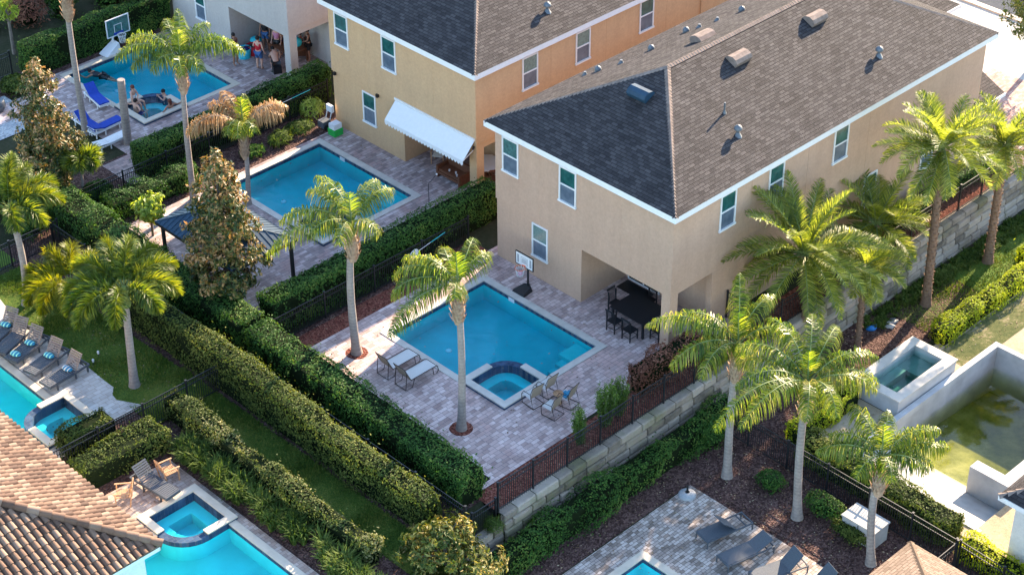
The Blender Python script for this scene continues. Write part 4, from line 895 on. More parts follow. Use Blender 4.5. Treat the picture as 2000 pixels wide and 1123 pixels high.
bush('green leafy plant at the bed end near the golden palm', (-2.2, 23.2, 0), .6, .5, .45, 'hedge', 600, .2, 'leafy_plant', None, 'plant', .3, False)
bush('tuft of grass growing from the wall corner', (-11.6, -2.25, -.45), .35, .3, .5, 'grassblade', 260, .4, 'grass_tuft', None, 'plant', .06, False)
bush('yellow-leaved small shrub beside the garage wall', (27.9, 7.2, 0), .5, .5, .8, 'hedgeyel', 500)
for x, y, rx, h, lb, mt in ((-2.2, 41.6, 1.1, 1.6, 'purple-brown tropical shrub at the top left', 'dryleaf'), (-4.0, 42.4, 1.0, 1.5, 'dark broad-leaved shrub at the top left corner', 'hedge'), (-.4, 41.2, .9, 1.7, 'green shrub behind the tall grey palm trunk', 'hedge'), (2.0, 40.6, 1.3, 1.6, 'dark bush at the top edge behind the shaded hedge', 'hedge'), (-6.5, 36.0, .8, .7, 'low grey-green shrub by the white gravel', 'hedgeolive')):
    bush(lb, (x, y, 0), rx, rx, h, mt, 1400, .2, 'tropical_shrub', None, 'shrub', .35)

def blades(mb, C_, n_, h, spread, mat=0, w=.022):
    for c in C_:
        az = rng.uniform(0, 2*pi, n_); tl = rng.uniform(.1, 1, n_)*spread; hh = h*rng.uniform(.6, 1.15, n_)
        o = np.stack([np.cos(az), np.sin(az), np.zeros(n_)], 1); b0 = np.array(c)+o*rng.uniform(0, .1, n_)[:, None]
        m_ = b0+o*(tl*.35)[:, None]+np.array([0, 0, 1])*(hh*.7)[:, None]; e = b0+o*tl[:, None]+np.array([0, 0, 1])*(hh*rng.uniform(.55, 1.0, n_))[:, None]
        s_ = np.stack([-np.sin(az), np.cos(az), np.zeros(n_)], 1)*w
        v = np.stack([b0-s_, b0+s_, m_+s_, m_-s_, e-s_*.2, e+s_*.2], 1).reshape(-1, 3); i = np.arange(n_)[:, None]*6
        mb.add(v, np.concatenate([i+np.array([0, 1, 2, 3]), i+np.array([3, 2, 5, 4])]), mat)
b = MB(); cs = [(rng.uniform(-17.45, -16.6), rng.uniform(-2.5, 8.6), 0) for _ in range(120)]
blades(b, cs, 70, .75, .48); o = b.build('ornamental_grass', 'grassblade'); tag(o, 'band of arching ornamental grass along the paver edge of the bottom left pool', 'grass', None, 'stuff')
b = MB(); cs = [(rng.uniform(9, 21), rng.uniform(-3.5, -2.6), ZL) for _ in range(260)]
blades(b, cs, 26, .22, .18); o = b.build('weedy_grass', 'grassblade'); tag(o, 'patchy green weeds growing at the foot of the stone wall', 'grass', None, 'stuff')

# ------------------------------------------------------------------ palms
def frond(mb, base, az, el, L, droop, kind, lm=0, rm=1, bend=0., dens=1.):
    n_ = 22; s_ = np.linspace(0, 1, n_); els = el-droop*s_**1.25; azs = az+bend*s_
    d = np.stack([np.cos(els)*np.cos(azs), np.cos(els)*np.sin(azs), np.sin(els)], 1)
    P_ = np.concatenate([[np.zeros(3)], np.cumsum((d[1:]+d[:-1])/2*L/(n_-1), 0)])+np.array(base)
    mb.tube(P_, np.linspace(.030, .006, n_)*(1.2 if kind == 'date' else 1), 5, rm, False)
    M = int({'queen': 96, 'fox': 165, 'date': 84}[kind]*dens*min(1.25, max(.5, L/2.6))); s0 = {'queen': .14, 'fox': .16, 'date': .10}[kind]
    ss = np.linspace(s0, 1, M); ss = np.repeat(ss, 2 if kind != 'fox' else 4)+rng.normal(0, .004, M*(2 if kind != 'fox' else 4)); ss = np.clip(ss, s0, 1)
    k = len(ss); side = np.where(np.arange(k) % 2 == 0, 1., -1.)
    Q = np.stack([np.interp(ss, s_, P_[:, i]) for i in range(3)], 1); T = np.stack([np.interp(ss, s_, d[:, i]) for i in range(3)], 1); T /= np.linalg.norm(T, axis=1)[:, None]
    Sd = np.cross(T, np.tile([0, 0, 1.], (k, 1))); ln = np.linalg.norm(Sd, axis=1)[:, None]; Sd = np.where(ln > .15, Sd/(ln+1e-9), np.array([-math.sin(az), math.cos(az), 0])*-1); Nn = np.cross(Sd, T)
    u = (ss-s0)/(1-s0); prof = np.clip(np.sin(pi*np.clip(u*.86+.12, 0, 1))**.6, .25, 1)
    g = np.array([0, 0, -1.])
    if kind == 'queen':
        a = rng.normal(.10, .42, k); D0 = Sd*(side*np.cos(a))[:, None]+Nn*np.sin(a)[:, None]+T*rng.uniform(.12, .42, k)[:, None]; ll = .80*prof*rng.uniform(.7, 1.12, k); dr = (.9, 1.9, 3.3); w = .0165
    elif kind == 'fox':
        a = rng.uniform(0, 2*pi, k); D0 = Sd*np.cos(a)[:, None]+Nn*np.sin(a)[:, None]+T*rng.uniform(.35, .75, k)[:, None]; ll = .60*prof*rng.uniform(.75, 1.15, k); dr = (.05, .3, .6); w = .019
    else:
        a = rng.normal(.42, .22, k); D0 = Sd*(side*np.cos(a))[:, None]+Nn*np.sin(a)[:, None]+T*rng.uniform(.65, 1.0, k)[:, None]; ll = .50*prof*rng.uniform(.8, 1.15, k); dr = (.02, .14, .3); w = .0145
    D0 /= np.linalg.norm(D0, axis=1)[:, None]; seg = []; p = Q; Wv = T-(T*D0).sum(1)[:, None]*D0; Wv /= np.linalg.norm(Wv, axis=1)[:, None]+1e-9
    pts = [Q]
    for j in range(3):
        D = D0+g*dr[j]*(1 if j else .4); D /= np.linalg.norm(D, axis=1)[:, None]; p = p+D*(ll/3)[:, None]; pts.append(p)
    ws = (w*.7, w, w*.8, w*.15); v = np.stack([q for j in range(4) for q in (pts[j]-Wv*ws[j], pts[j]+Wv*ws[j])], 1).reshape(-1, 3); i = np.arange(k)[:, None]*8
    mb.add(v, np.concatenate([i+np.array([j*2, j*2+1, j*2+3, j*2+2]) for j in range(3)]), lm)
    return P_
def palm(name, label, kind, b, t_, z=0., fronds=(), r=(.20, .14), group=None, boots=True, bt=.55, leafm=None, lean=(0, 0), trunkmat=None, base=None, top=None, dead=()):
    B = at(b[0], b[1], z) if base is None else np.array(base, float); h = hgt(b, t_, z) if base is None else top[2]-base[2]
    T_ = at(t_[0], t_[1], z+h) if base is None else np.array(top, float)
    if lean == (0, 0) and kind != 'date': lean = (rng.uniform(-.16, .16), rng.uniform(-.16, .16))
    t = thing(name, tuple(B), label, 'palm tree', group); org = t.location
    n_ = 26; u = np.linspace(0, 1, n_); mid = (T_-B); pts = B+u[:, None]*mid+np.stack([np.sin(u*pi)*lean[0], np.sin(u*pi)*lean[1], u*0], 1)
    rad = (r[0]*(1-u)+r[1]*u)*.78; rad = rad*(1+.55*np.exp(-u*h/.28))*(1+rng.normal(0, .012, n_)); mb = MB(); pts[0, 2] -= .1
    tm = trunkmat or {'queen': 'barkq', 'fox': 'barkq', 'date': 'barkd'}[kind]
    mb.tube(pts, rad, 12, 0)
    if kind == 'date':
        k = int(h*22)
        for i in range(k):                # stubs of old leaf bases in a spiral
            s_ = .03+.97*i/k; c = np.array([np.interp(s_, u, pts[:, j]) for j in range(3)]); a = i*2.399; rr = np.interp(s_, u, rad); o = np.array([math.cos(a), math.sin(a), 0]); sd_ = np.array([-o[1], o[0], 0]); L_ = .035+.05*s_
            mb.add([c+o*rr*.96-sd_*.06, c+o*rr*.96+sd_*.06, c+o*(rr+L_)+sd_*.035+np.array([0, 0, .12]), c+o*(rr+L_)-sd_*.035+np.array([0, 0, .12]), c+o*rr*.9+np.array([0, 0, .15])], [(0, 1, 2, 3)], 0); mb.add([c+o*(rr+L_)-sd_*.035+np.array([0, 0, .12]), c+o*(rr+L_)+sd_*.035+np.array([0, 0, .12]), c+o*rr*.9+np.array([0, 0, .15])], (0, 1, 2), 0)
    mb.build('trunk', tm, t)
    up = mid/np.linalg.norm(mid)
    if boots and kind == 'queen':
        Bt = T_-up*bt; mb = MB(); mb.tube([Bt-up*.1, T_-up*.25, T_+up*.2], [r[1]*1.05, r[1]*1.0, r[1]*.5], 10); mb.build('crownshaft', 'shaft', t); mb = MB(); L_ = 1.05; p = [Bt-up*L_, Bt-up*L_*.75, Bt-up*L_*.4, Bt-up*.1, Bt+up*.18]; mb.tube(p, [r[1]*.95, r[1]*1.5, r[1]*1.7, r[1]*1.45, r[1]*.95], 11)
        for i in range(60):
            a = i*2.399; s_ = (i+.5)/60; c = Bt-up*L_*(.9-1.0*s_); o = np.array([math.cos(a), math.sin(a), 0]); sd_ = np.array([-o[1], o[0], 0]); rr = r[1]*1.45; ln = random.uniform(.16, .40)
            mb.add([c+o*rr-sd_*.06, c+o*rr+sd_*.06, c+o*(rr+ln*.42)+sd_*.015+up*ln, c+o*(rr+ln*.42)-sd_*.02+up*ln*.9], (0, 1, 2, 3))
        mb.build('boots', 'boots', t)
    if kind == 'fox':
        mb = MB(); mb.tube([T_-up*.55, T_-up*.45, T_-up*.1, T_+up*.35], [r[1]*1.05, r[1]*1.35, r[1]*1.15, r[1]*.5], 10); mb.build('crownshaft', 'shaft', t)
    if kind == 'date':
        mb = MB(); mb.tube([T_-up*.5, T_-up*.25, T_+up*.1], [r[1]*1.1, r[1]*1.7, r[1]*.9], 10); mb.build('boots', 'boots', t)
    mb = MB(); lm = leafm or kind
    for f in fronds:
        phi, el, L, droop = f[:4]; a = waz(phi); o = np.array([math.cos(a), math.sin(a), 0.])
        frond(mb, T_+up*.12+o*.06, a, R(el), L*({'queen': 1.12, 'fox': 1.12}.get(kind, 1)), R(droop+(16 if kind == 'fox' else 0)), kind, 0, 1, R(f[4]) if len(f) > 4 else rng.normal(0, .30 if kind == 'queen' else .14))
    if kind == 'queen':                    # the unopened spear
        frond(mb, T_+up*.1, 1., R(84), 1.2, R(8), 'date', 0, 1, 0, .6)
    mb.build('crown', [lm, 'shaft'], t)
    for f in dead:
        phi, el, L, droop = f[:4]; mb = MB(); a = waz(phi); o = np.array([math.cos(a), math.sin(a), 0.]); frond(mb, T_+o*.05, a, R(el), L*1.35, R(droop), 'queen', 0, 1); mb.build('dead_frond', ['deadfrond', 'boots'], t)
    return t
def around(n_, el=(20, 60), L=(1.8, 2.4), dr=(60, 100), ph0=0):
    return [(ph0+i*137.5+random.uniform(-8, 8), random.uniform(*el), random.uniform(*L), random.uniform(*dr)) for i in range(n_)]
QG = 'queen palms around the pools'
palm('queen_palm', 'queen palm with grey trunk on the patio left of the white sling loungers', 'queen', (697, 690), (686, 440), 0,
     [(176, 38, 2.7, 95), (196, 18, 3.3, 85), (150, 58, 2.2, 95), (118, 66, 2.2, 80, 30), (62, 62, 2.0, 85), (38, 55, 2.2, 95), (255, 48, 1.5, 112), (315, 50, 1.4, 116), (215, 45, 1.8, 108)], (.22, .15), QG)
palm('queen_palm', 'queen palm with grey trunk between the loungers and the square spa of the middle pool', 'queen', (901, 838), (894, 560), 0,
     [(172, 50, 2.4, 112), (160, 60, 2.2, 105), (207, 14, 3.0, 62), (190, 38, 2.4, 104), (62, 60, 1.9, 82, 20), (45, 54, 1.7, 88), (124, 58, 1.8, 100), (148, 58, 1.8, 106), (262, 58, 1.1, 115)], (.20, .14), QG)
palm('queen_palm', 'queen palm with a long frond reaching the porch column, beside the stone wall', 'queen', (1420, 930), (1441, 676), ZL,
     [(168, 48, 3.2, 88), (150, 60, 2.4, 90), (200, 35, 2.6, 95), (85, 72, 2.3, 55), (55, 62, 2.2, 80), (225, 38, 2.2, 105), (290, 50, 1.5, 116), (20, 45, 2.2, 104)], (.21, .15), QG)
palm('queen_palm', 'shaggy queen palm with long hanging fronds left of the raised spa box', 'queen', (1557, 1010), (1577, 752), ZL,
     [(165, 45, 2.6, 100), (140, 55, 2.7, 95), (110, 62, 2.7, 85), (80, 65, 2.6, 85), (50, 58, 2.6, 90), (25, 50, 2.7, 95), (5, 40, 2.5, 100), (212, 38, 4.1, 92), (232, 44, 3.7, 98), (340, 45, 2.4, 105), (300, 50, 2.2, 110), (265, 50, 2.2, 115), (190, 48, 2.6, 100)], (.21, .155), QG)
palm('queen_palm', 'short star-crowned queen palm with ragged trunk beside the white utility box', 'queen', (1701, 1101), (1722, 896), ZL,
     [(178, 38, 2.1, 75), (120, 62, 2.0, 75), (150, 50, 1.8, 80), (28, 50, 2.0, 65), (8, 35, 2.1, 65), (75, 70, 1.5, 70), (225, 45, 1.5, 105), (275, 50, 1.4, 105), (320, 45, 1.6, 100), (345, 35, 1.7, 95)], (.19, .15), QG)
palm('queen_palm', 'bright queen palm standing before the bathers pool', 'queen', (379, 392), (353, 118), 0,
     [(176, 46, 2.7, 98), (160, 58, 2.4, 100), (195, 40, 2.1, 105), (4, 48, 2.7, 98), (20, 56, 2.2, 100), (78, 82, 1.9, 60), (55, 66, 1.9, 85), (125, 66, 2.0, 85), (230, 50, 1.6, 115), (270, 50, 1.5, 120), (315, 50, 1.6, 115)], (.18, .13), QG)
palm('queen_palm', 'golden palm with dead tan fronds at the corner of the second pool', 'queen', (485, 400), (475, 248), 0,
     [(262, 60, 1.4, 125), (300, 62, 1.3, 120), (230, 60, 1.3, 120), (85, 75, 1.2, 60)], (.145, .11), QG, dead=[(196, 58, 2.1, 138), (184, 50, 2.2, 128), (128, 70, 1.5, 80), (146, 62, 1.6, 100), (20, 58, 1.7, 92), (34, 56, 1.6, 88), (8, 62, 1.5, 110)])
palm('queen_palm', 'tallest grey palm trunk at the top left edge, crown above the picture', 'queen', (168, 262), (126, -22), 0, around(11, (25, 70), (2.2, 2.8), (60, 100)), (.19, .15), QG)
b_ = at(250, 282); h_ = hgt((250, 282), (236, 156)); tp = at(236, 156, h_)
t = thing('bare_palm_trunk', tuple(b_), 'bare grey palm trunk without crown beside the white pool loungers', 'palm trunk'); mb = MB(); u = np.linspace(0, 1, 12)[:, None]; mb.tube(b_+(tp-b_)*u, np.linspace(.20, .17, 12), 12); mb.build('trunk', 'barkq', t)
FG = 'foxtail palms on the left lawn'
palm('foxtail_palm', 'large foxtail palm with white-ringed trunk on the left lawn', 'fox', (263, 754), (243, 575), 0,
     [(150, 55, 2.4, 95), (120, 66, 2.4, 85), (90, 72, 2.2, 80), (60, 62, 2.3, 90), (35, 52, 2.3, 95), (10, 40, 2.1, 100), (180, 42, 2.3, 100), (205, 42, 2.3, 100), (228, 40, 2.4, 95), (265, 45, 2.0, 110), (325, 45, 1.8, 110)], (.21, .16), FG)
palm('foxtail_palm', 'yellow sunlit foxtail palm behind the larger one on the left lawn', 'fox', (147, 615), (139, 560), 0,
     [(165, 45, 2.1, 100), (190, 40, 2.0, 105), (215, 45, 2.0, 105), (240, 45, 2.0, 110), (130, 60, 2.0, 90), (95, 66, 1.9, 85), (270, 45, 1.8, 115), (50, 55, 1.8, 95)], (.15, .12), FG, leafm='foxlit')
palm('foxtail_palm', 'foxtail palm cut by the left picture edge', 'fox', (52, 595), (20, 415), 0,
     [(45, 52, 2.2, 92), (20, 45, 2.1, 95), (75, 68, 2.0, 80), (100, 74, 2.1, 50), (150, 60, 2.1, 90), (180, 45, 2.2, 95), (340, 40, 1.6, 110), (220, 45, 2.0, 105), (290, 50, 1.5, 115)], (.20, .15), FG)
palm('foxtail_palm', 'small young yellow-green palm by the corner of the shaded fence', 'fox', (166, 392), (159, 318), 0, around(8, (35, 65), (.75, 1.0), (70, 110)), (.09, .07), FG)
DG = 'date palms along the stone wall'
dt = lambda n_, s=1.: around(n_, (-18, 78), (1.9*s, 2.35*s), (28, 62))
palm('date_palm', 'tall date palm with brown trunk right of the tan house, crown over the fence', 'date', (1808, 595), (1842, 292), ZL, dt(44,1.22), (.24, .19), DG)
palm('date_palm', 'tall date palm cut by the right picture edge', 'date', (1929, 512), (1962, 290), ZL, dt(38, 1.1), (.24, .18), DG)
palm('date_palm', 'broad low date palm with bright crown before the side wall of the tan house', 'date', (1577, 620), (1571, 500), 0, dt(48, 1.5), (.22, .19), DG)
palm('date_palm', 'blue-green date palm against the tan side wall, behind the broad one', 'date', (1714, 492), (1711, 440), 0, dt(36, 1.15), (.17, .15), DG)
palm('date_palm', 'slender date palm in front of the stone wall, crown merging with the broad one', 'date', (1675, 678), (1689, 525), ZL, dt(24, .8), (.15, .13), DG)

# ------------------------------------------------------------------ broad-leaved trees
def tree(name, label, base, h, prof, mat, ncl, nl, size, trunk_r=.09, cat='tree', group=None, asp=.42, seed=3, clump=.22):
    """prof: (height fraction, radius) pairs; leaf rosettes gathered in clumps through the crown's volume"""
    r = np.random.default_rng(seed); t = thing(name, tuple(base), label, cat, group); B = np.array(base, float); hs, rs = np.array(prof).T
    mb = MB(); pts = [B+np.array([0, 0, -.1]), B+np.array([.03, .02, h*.35]), B+np.array([-.02, .03, h*.7]), B+np.array([0, 0, h*.95])]; mb.tube(pts, [trunk_r*1.2, trunk_r, trunk_r*.6, trunk_r*.2], 8)
    cl = []
    while len(cl) < ncl:
        f = r.uniform(hs[0], hs[-1]); R_ = np.interp(f, hs, rs); a = r.uniform(0, 2*pi)
        if r.random() > R_/rs.max(): continue
        q = R_*(r.random()**.42)*(1+.22*math.sin(3*a+f*9)+.12*math.sin(7*a-f*17)); cl.append(B+np.array([math.cos(a)*q, math.sin(a)*q, f*h]))
    cl = np.array(cl)
    for c in cl[::max(1, len(cl)//40)]:
        s_ = B+np.array([0, 0, max(.2, (c[2]-B[2])-.5)]); mb.tube([s_, (s_+c)/2+np.array([0, 0, .05]), c], [trunk_r*.35, trunk_r*.22, .008], 5)
    mb.build('trunk', 'bark', t)
    mb = MB(); ax = np.stack([np.full(len(cl), B[0]), np.full(len(cl), B[1]), cl[:, 2]-.25], 1); out = cl-ax; out /= np.linalg.norm(out, axis=1)[:, None]+1e-9
    C_ = np.repeat(cl, nl, 0); v = r.normal(0, 1, C_.shape); v /= np.linalg.norm(v, axis=1)[:, None]; C_ = C_+v*(clump*r.random(len(C_))**.5)[:, None]
    leaves(mb, C_, np.repeat(out, nl, 0)*.9+v*.5, size, 0, asp, 1.0); mb.build('crown', mat, t); return t
mb_ = at(452, 606); mh = hgt((452, 606), (430, 296))
tree('magnolia_tree', 'tall bronze-leaved magnolia in front of the metal gazebo', (mb_[0], mb_[1], 0), mh, [(.13, .8), (.25, 1.5), (.45, 1.55), (.62, 1.25), (.8, .82), (.93, .45), (1.0, .1)], 'magnolia', 520, 24, .22, .1, group='magnolias', seed=5)
mb_ = at(108, 385); mh = hgt((108, 385), (84, 112))
tree('magnolia_tree', 'leafy conical magnolia before the white gravel at the left', (mb_[0], mb_[1], 0), mh, [(.06, .8), (.2, 1.2), (.45, 1.3), (.65, 1.02), (.82, .68), (.9, .5), (1.0, .1)], 'magnolia', 430, 24, .20, .1, group='magnolias', seed=11)
tree('magnolia_tree', 'low bronze-leaved bush cut by the bottom edge, beside the stone wall end', (-14.3, -2.75, -1.0), 2.7, [(.1, 1.0), (.4, 1.75), (.7, 1.4), (.9, .8), (1.0, .15)], 'magnoliagold', 300, 24, .21, .09, group='magnolias', seed=17)
mb_ = at(299, 462); mh = hgt((299, 462), (297, 380))
tree('lime_tree', 'small lime-green leafy tree left of the metal gazebo', (mb_[0], mb_[1], 0), mh, [(.45, .35), (.65, .68), (.85, .6), (1.0, .15)], 'lime', 46, 22, .22, .05, seed=23, asp=.5)
tc = at(2035, 4, 3.6)
tree('street_tree', 'olive street tree overhanging the road at the top right corner', (tc[0], tc[1], 0), 5.2, [(.35, 1.0), (.6, 2.0), (.85, 1.6), (1.0, .3)], 'hedgevar', 240, 26, .16, .12, seed=29)
tree('added_shade_tree', 'leafy tree added in the gap beyond the top edge to shade the far yard', (7.0, 38.6, 0), 7.5, [(.3, 1.2), (.55, 2.2), (.8, 1.9), (1.0, .4)], 'hedge', 260, 26, .22, .15, seed=41)  # unseen tree, put in to block the sun coming through the house gap
tc = at(20, 5, 3.0)
tree('banana_plant', 'yellow-green tropical tree at the top left corner', (tc[0], tc[1]+.5, 0), 4.0, [(.5, .5), (.75, .8), (1.0, .3)], 'lime', 24, 14, .5, .08, seed=31, asp=.16)
# ------------------------------------------------------------------ loungers and chairs (built at the origin, then copied)
def slat_lounger(label, name='slatted_lounger', frame='char', slat='char', back=52, cat='lounger', backmat=None):
    """head towards +x, foot at -x; slatted reclining lounger with four legs"""
    t = thing(name, (0, 0, 0), label, cat, None, 0, True); L, Wd, H = 1.95, .66, .34; xh = .32
    b = MB(); b.box(-L/2, L/2, -Wd/2, -Wd/2+.05, H-.09, H-.01); b.box(-L/2, L/2, Wd/2-.05, Wd/2, H-.09, H-.01); b.box(-L/2, -L/2+.05, -Wd/2+.05, Wd/2-.05, H-.09, H-.01); b.box(L/2-.05, L/2, -Wd/2+.05, Wd/2-.05, H-.09, H-.01); b.build('frame', frame, t)
    b = MB(); n_ = 15
    for i in range(n_): x = -L/2+.01+i*(xh+L/2)/n_; b.box(x, x+.062, -Wd/2+.01, Wd/2-.01, H, H+.02)
    b.build('seat', slat, t)
    b = MB(); a = R(back)
    for i in range(8):
        s0 = .02+i*.088; p = np.array([xh+math.cos(a)*s0, 0, H+.01+math.sin(a)*s0]); q = p+np.array([math.cos(a), 0, math.sin(a)])*.064
        b.bar((*(p[:1]), 0, p[2]), (q[0], 0, q[2]), Wd-.03, .02)
    for s_ in (-1, 1): b.bar((xh, s_*.27, H), (xh+math.cos(a)*.72, s_*.27, H+math.sin(a)*.72-.02), .04, .03)
    b.build('backrest', backmat or slat, t)
    for x, s_ in ((-.62, -1), (-.62, 1), (.28, -1), (.28, 1), (.86, -1), (.86, 1)):
        b = MB(); b.box(x-.03, x+.03, s_*(Wd/2-.03)-.025, s_*(Wd/2-.03)+.025, 0, H-.09); b.build('leg', frame, t)
    b = MB(); b.bar((xh+.45, 0, H-.05), (xh+math.cos(a)*.5, 0, H+math.sin(a)*.5-.03), .5, .02); b.build('prop', frame, t)
    return t
def sling_lounger(label, back=62, fabric='sling', frame='bronze', name='sling_lounger'):
    t = thing(name, (0, 0, 0), label, 'lounger', None, 0, True); Wd, H = .62, .37; xh = .45; a = R(back)
    f = np.array([math.cos(a), 0, math.sin(a)])
    for s_ in (-1, 1):
        y = s_*Wd/2; b = MB(); b.tube([(-.92, y, .30), (-.80, y, H), (xh, y, H), (xh+f[0]*.72, y, H+f[2]*.72)], .017, 6); b.tube([(-.90, y, .31), (-.95, y, .12), (-.86, y, .015), (-.70, y, .015), (-.66, y, H-.03)], .015, 6)
        b.tube([(xh-.18, y, H), (xh-.06, y, .015), (xh+.28, y, .015), (xh+f[0]*.45, y, H+f[2]*.45)], .015, 6); b.build('side_frame', frame, t)
    b = MB(); b.tube([(-.92, -Wd/2, .30), (-.92, Wd/2, .30)], .015, 6); b.build('cross_bar', frame, t); b = MB(); b.tube([(xh+f[0]*.72, -Wd/2, H+f[2]*.72), (xh+f[0]*.72, Wd/2, H+f[2]*.72)], .017, 6); b.build('cross_bar', frame, t); b = MB(); b.tube([(xh+.28, -Wd/2, .02), (xh+.28, Wd/2, .02)], .014, 6); b.build('cross_bar', frame, t)
    b = MB(); n_ = 9; xs = np.linspace(-.90, xh, n_)
    for i in range(n_-1): z0_, z1_ = [H-.012-.018*math.sin(pi*(k/(n_-1))) - (.05 if k == 0 else 0) for k in (i, i+1)]; b.add([(xs[i], -Wd/2+.015, z0_), (xs[i+1], -Wd/2+.015, z1_), (xs[i+1], Wd/2-.015, z1_), (xs[i], Wd/2-.015, z0_)], (0, 1, 2, 3), 0, None, True)
    b.build('seat_sling', fabric, t)
    b = MB(); b.add([(xh+.01, -Wd/2+.015, H), (xh+f[0]*.71, -Wd/2+.015, H+f[2]*.71), (xh+f[0]*.71, Wd/2-.015, H+f[2]*.71), (xh+.01, Wd/2-.015, H)], (0, 1, 2, 3)); b.build('back_sling', 'slingtan' if fabric == 'sling' else fabric, t)
    return t
def sling_chair(label):
    """faces +y"""
    t = thing('sling_chair', (0, 0, 0), label, 'chair', None, 0, True); w = .28
    for s_ in (-1, 1):
        x = s_*w; b = MB(); b.tube([(x, .26, .02), (x, .30, .40), (x, .18, .60), (x, -.20, .62), (x, -.34, .98)], .014, 6); b.tube([(x, .26, .02), (x, -.36, .02), (x, -.26, .36), (x, -.20, .62)], .014, 6); b.build('side_frame', 'bronze', t)
    for y_, z_ in ((-.34, .98), (-.36, .02), (.28, .40)): b = MB(); b.tube([(-w, y_, z_), (w, y_, z_)], .0135, 6); b.build('cross_bar', 'bronze', t)
    b = MB(); b.add([(-w+.015, .27, .41), (w-.015, .27, .41), (w-.015, -.16, .37), (-w+.015, -.16, .37)], (0, 1, 2, 3)); b.build('seat_sling', 'sling', t)
    b = MB(); b.add([(-w+.015, -.16, .37), (w-.015, -.16, .37), (w-.015, -.335, .97), (-w+.015, -.335, .97)], (0, 1, 2, 3)); b.build('back_sling', 'slingtan', t)
    return t
G_ = 'pale sling loungers beside the middle pool'
l0 = sling_lounger('pale sling lounger beside the pool, the one nearer the grey palm ring', 64)
place(l0, (-8.2, 6.62, .03), pi, None, G_); place(copy_tree(l0), (-8.17, 5.62, .03), pi, 'pale sling lounger beside the pool, the one nearer the camera', G_)
G_ = 'sling chairs by the square spa'
c0 = sling_chair('sling chair beside the spa corner, front row at the left')
cp = [(1040, 786), (1068, 767), (1078, 808), (1108, 788)]
cl = ['', 'sling chair beside the spa, front row at the right', 'sling chair nearest the feathery shrubs, back row left', 'sling chair with a blue towel on its seat']
for i, p in enumerate(cp):
    q = at(*p, .03); o = c0 if i == 0 else copy_tree(c0); place(o, (q[0], q[1], .03), R(-4+i*5), cl[i] or None, G_)
q = at(*cp[3], .03); b = MB(); b.box(-.2, .12, -.1, .22, .415, .45); b.box(-.05, .2, -.16, .1, .452, .49); o = b.build('towel', 'pillowblue'); o.location = (q[0], q[1], .03); tag(o, 'folded blue towel lying on a sling chair seat', 'towel')
q = at(1090, 786, .03); b = MB(); b.lathe((0, 0, 0), [(.02, 0), (.16, .0), (.16, .02), (.03, .03), (.03, .42), (.2, .43), (.2, .45), (.01, .455)], 12); o = b.build('side_table', 'teak'); o.location = q; tag(o, 'small round tan side table between the sling chairs', 'table')
# five slatted loungers with striped pillows at the left pool
G_ = 'slatted loungers beside the left turquoise pool'
s0 = slat_lounger('slatted lounger with striped pillow, cut by the left edge', 'slatted_lounger', 'char', 'char', 55, backmat='darkwood')
sp = [((-12, 662), (26, 628)), ((8, 682), (46, 645)), ((28, 700), (80, 660)), ((64, 724), (118, 685)), ((94, 748), (158, 712))]
sl_ = ['', 'slatted lounger without pillow, between two loungers that have striped pillows', 'slatted lounger with two striped pillows', 'slatted lounger with one pillow, second nearest the camera', 'slatted lounger nearest the spa, with a yellow-edged pillow']
ang = []
for i, (f_, h_) in enumerate(sp):
    A, B = at(*f_, .3), at(*h_, .3); d = B-A; a = math.atan2(d[1], d[0]); a = .75*a+.25*.28; ang.append(a); c_ = (A+B)/2; c_[2] = .03
    o = s0 if i == 0 else copy_tree(s0); place(o, tuple(c_), a, sl_[i] or None, G_)
    for j, (u, lb) in enumerate({0: [(.18, 'striped pillow on the lounger at the left edge')], 2: [(.16, 'striped pillow at the head of the two-pillow lounger'), (-.66, 'striped pillow at the foot of the two-pillow lounger')], 3: [(.16, 'mint striped pillow on the lounger second nearest the camera')], 4: [(.16, 'mint and yellow striped pillow on the lounger nearest the spa')]}.get(i, [])):
        t = thing('striped_pillow', tuple(c_+np.array([math.cos(a)*u, math.sin(a)*u, .40])), lb, 'pillow', 'striped pillows on the loungers', a, True); b = MB()
        b.sphere((0, 0, .03), 1, 14, 0, (.15, .25, .085)); b.build('cover', 'pillowblue', t)
        b = MB()
        for yy in (-.14, .0, .14):
            ang_ = np.linspace(-.2, pi+.2, 9); s_ = math.sqrt(max(.05, 1-(yy/.25)**2)); v = [(math.cos(q_)*.153*s_, yy+dy, .03+math.sin(q_)*.088*s_) for q_ in ang_ for dy in (-.033, .033)]
            b.add(v, [(2*k, 2*k+1, 2*k+3, 2*k+2) for k in range(8)], 0, None, True)
        b.build('stripe', 'pillowmint' if i != 4 else 'cream', t)
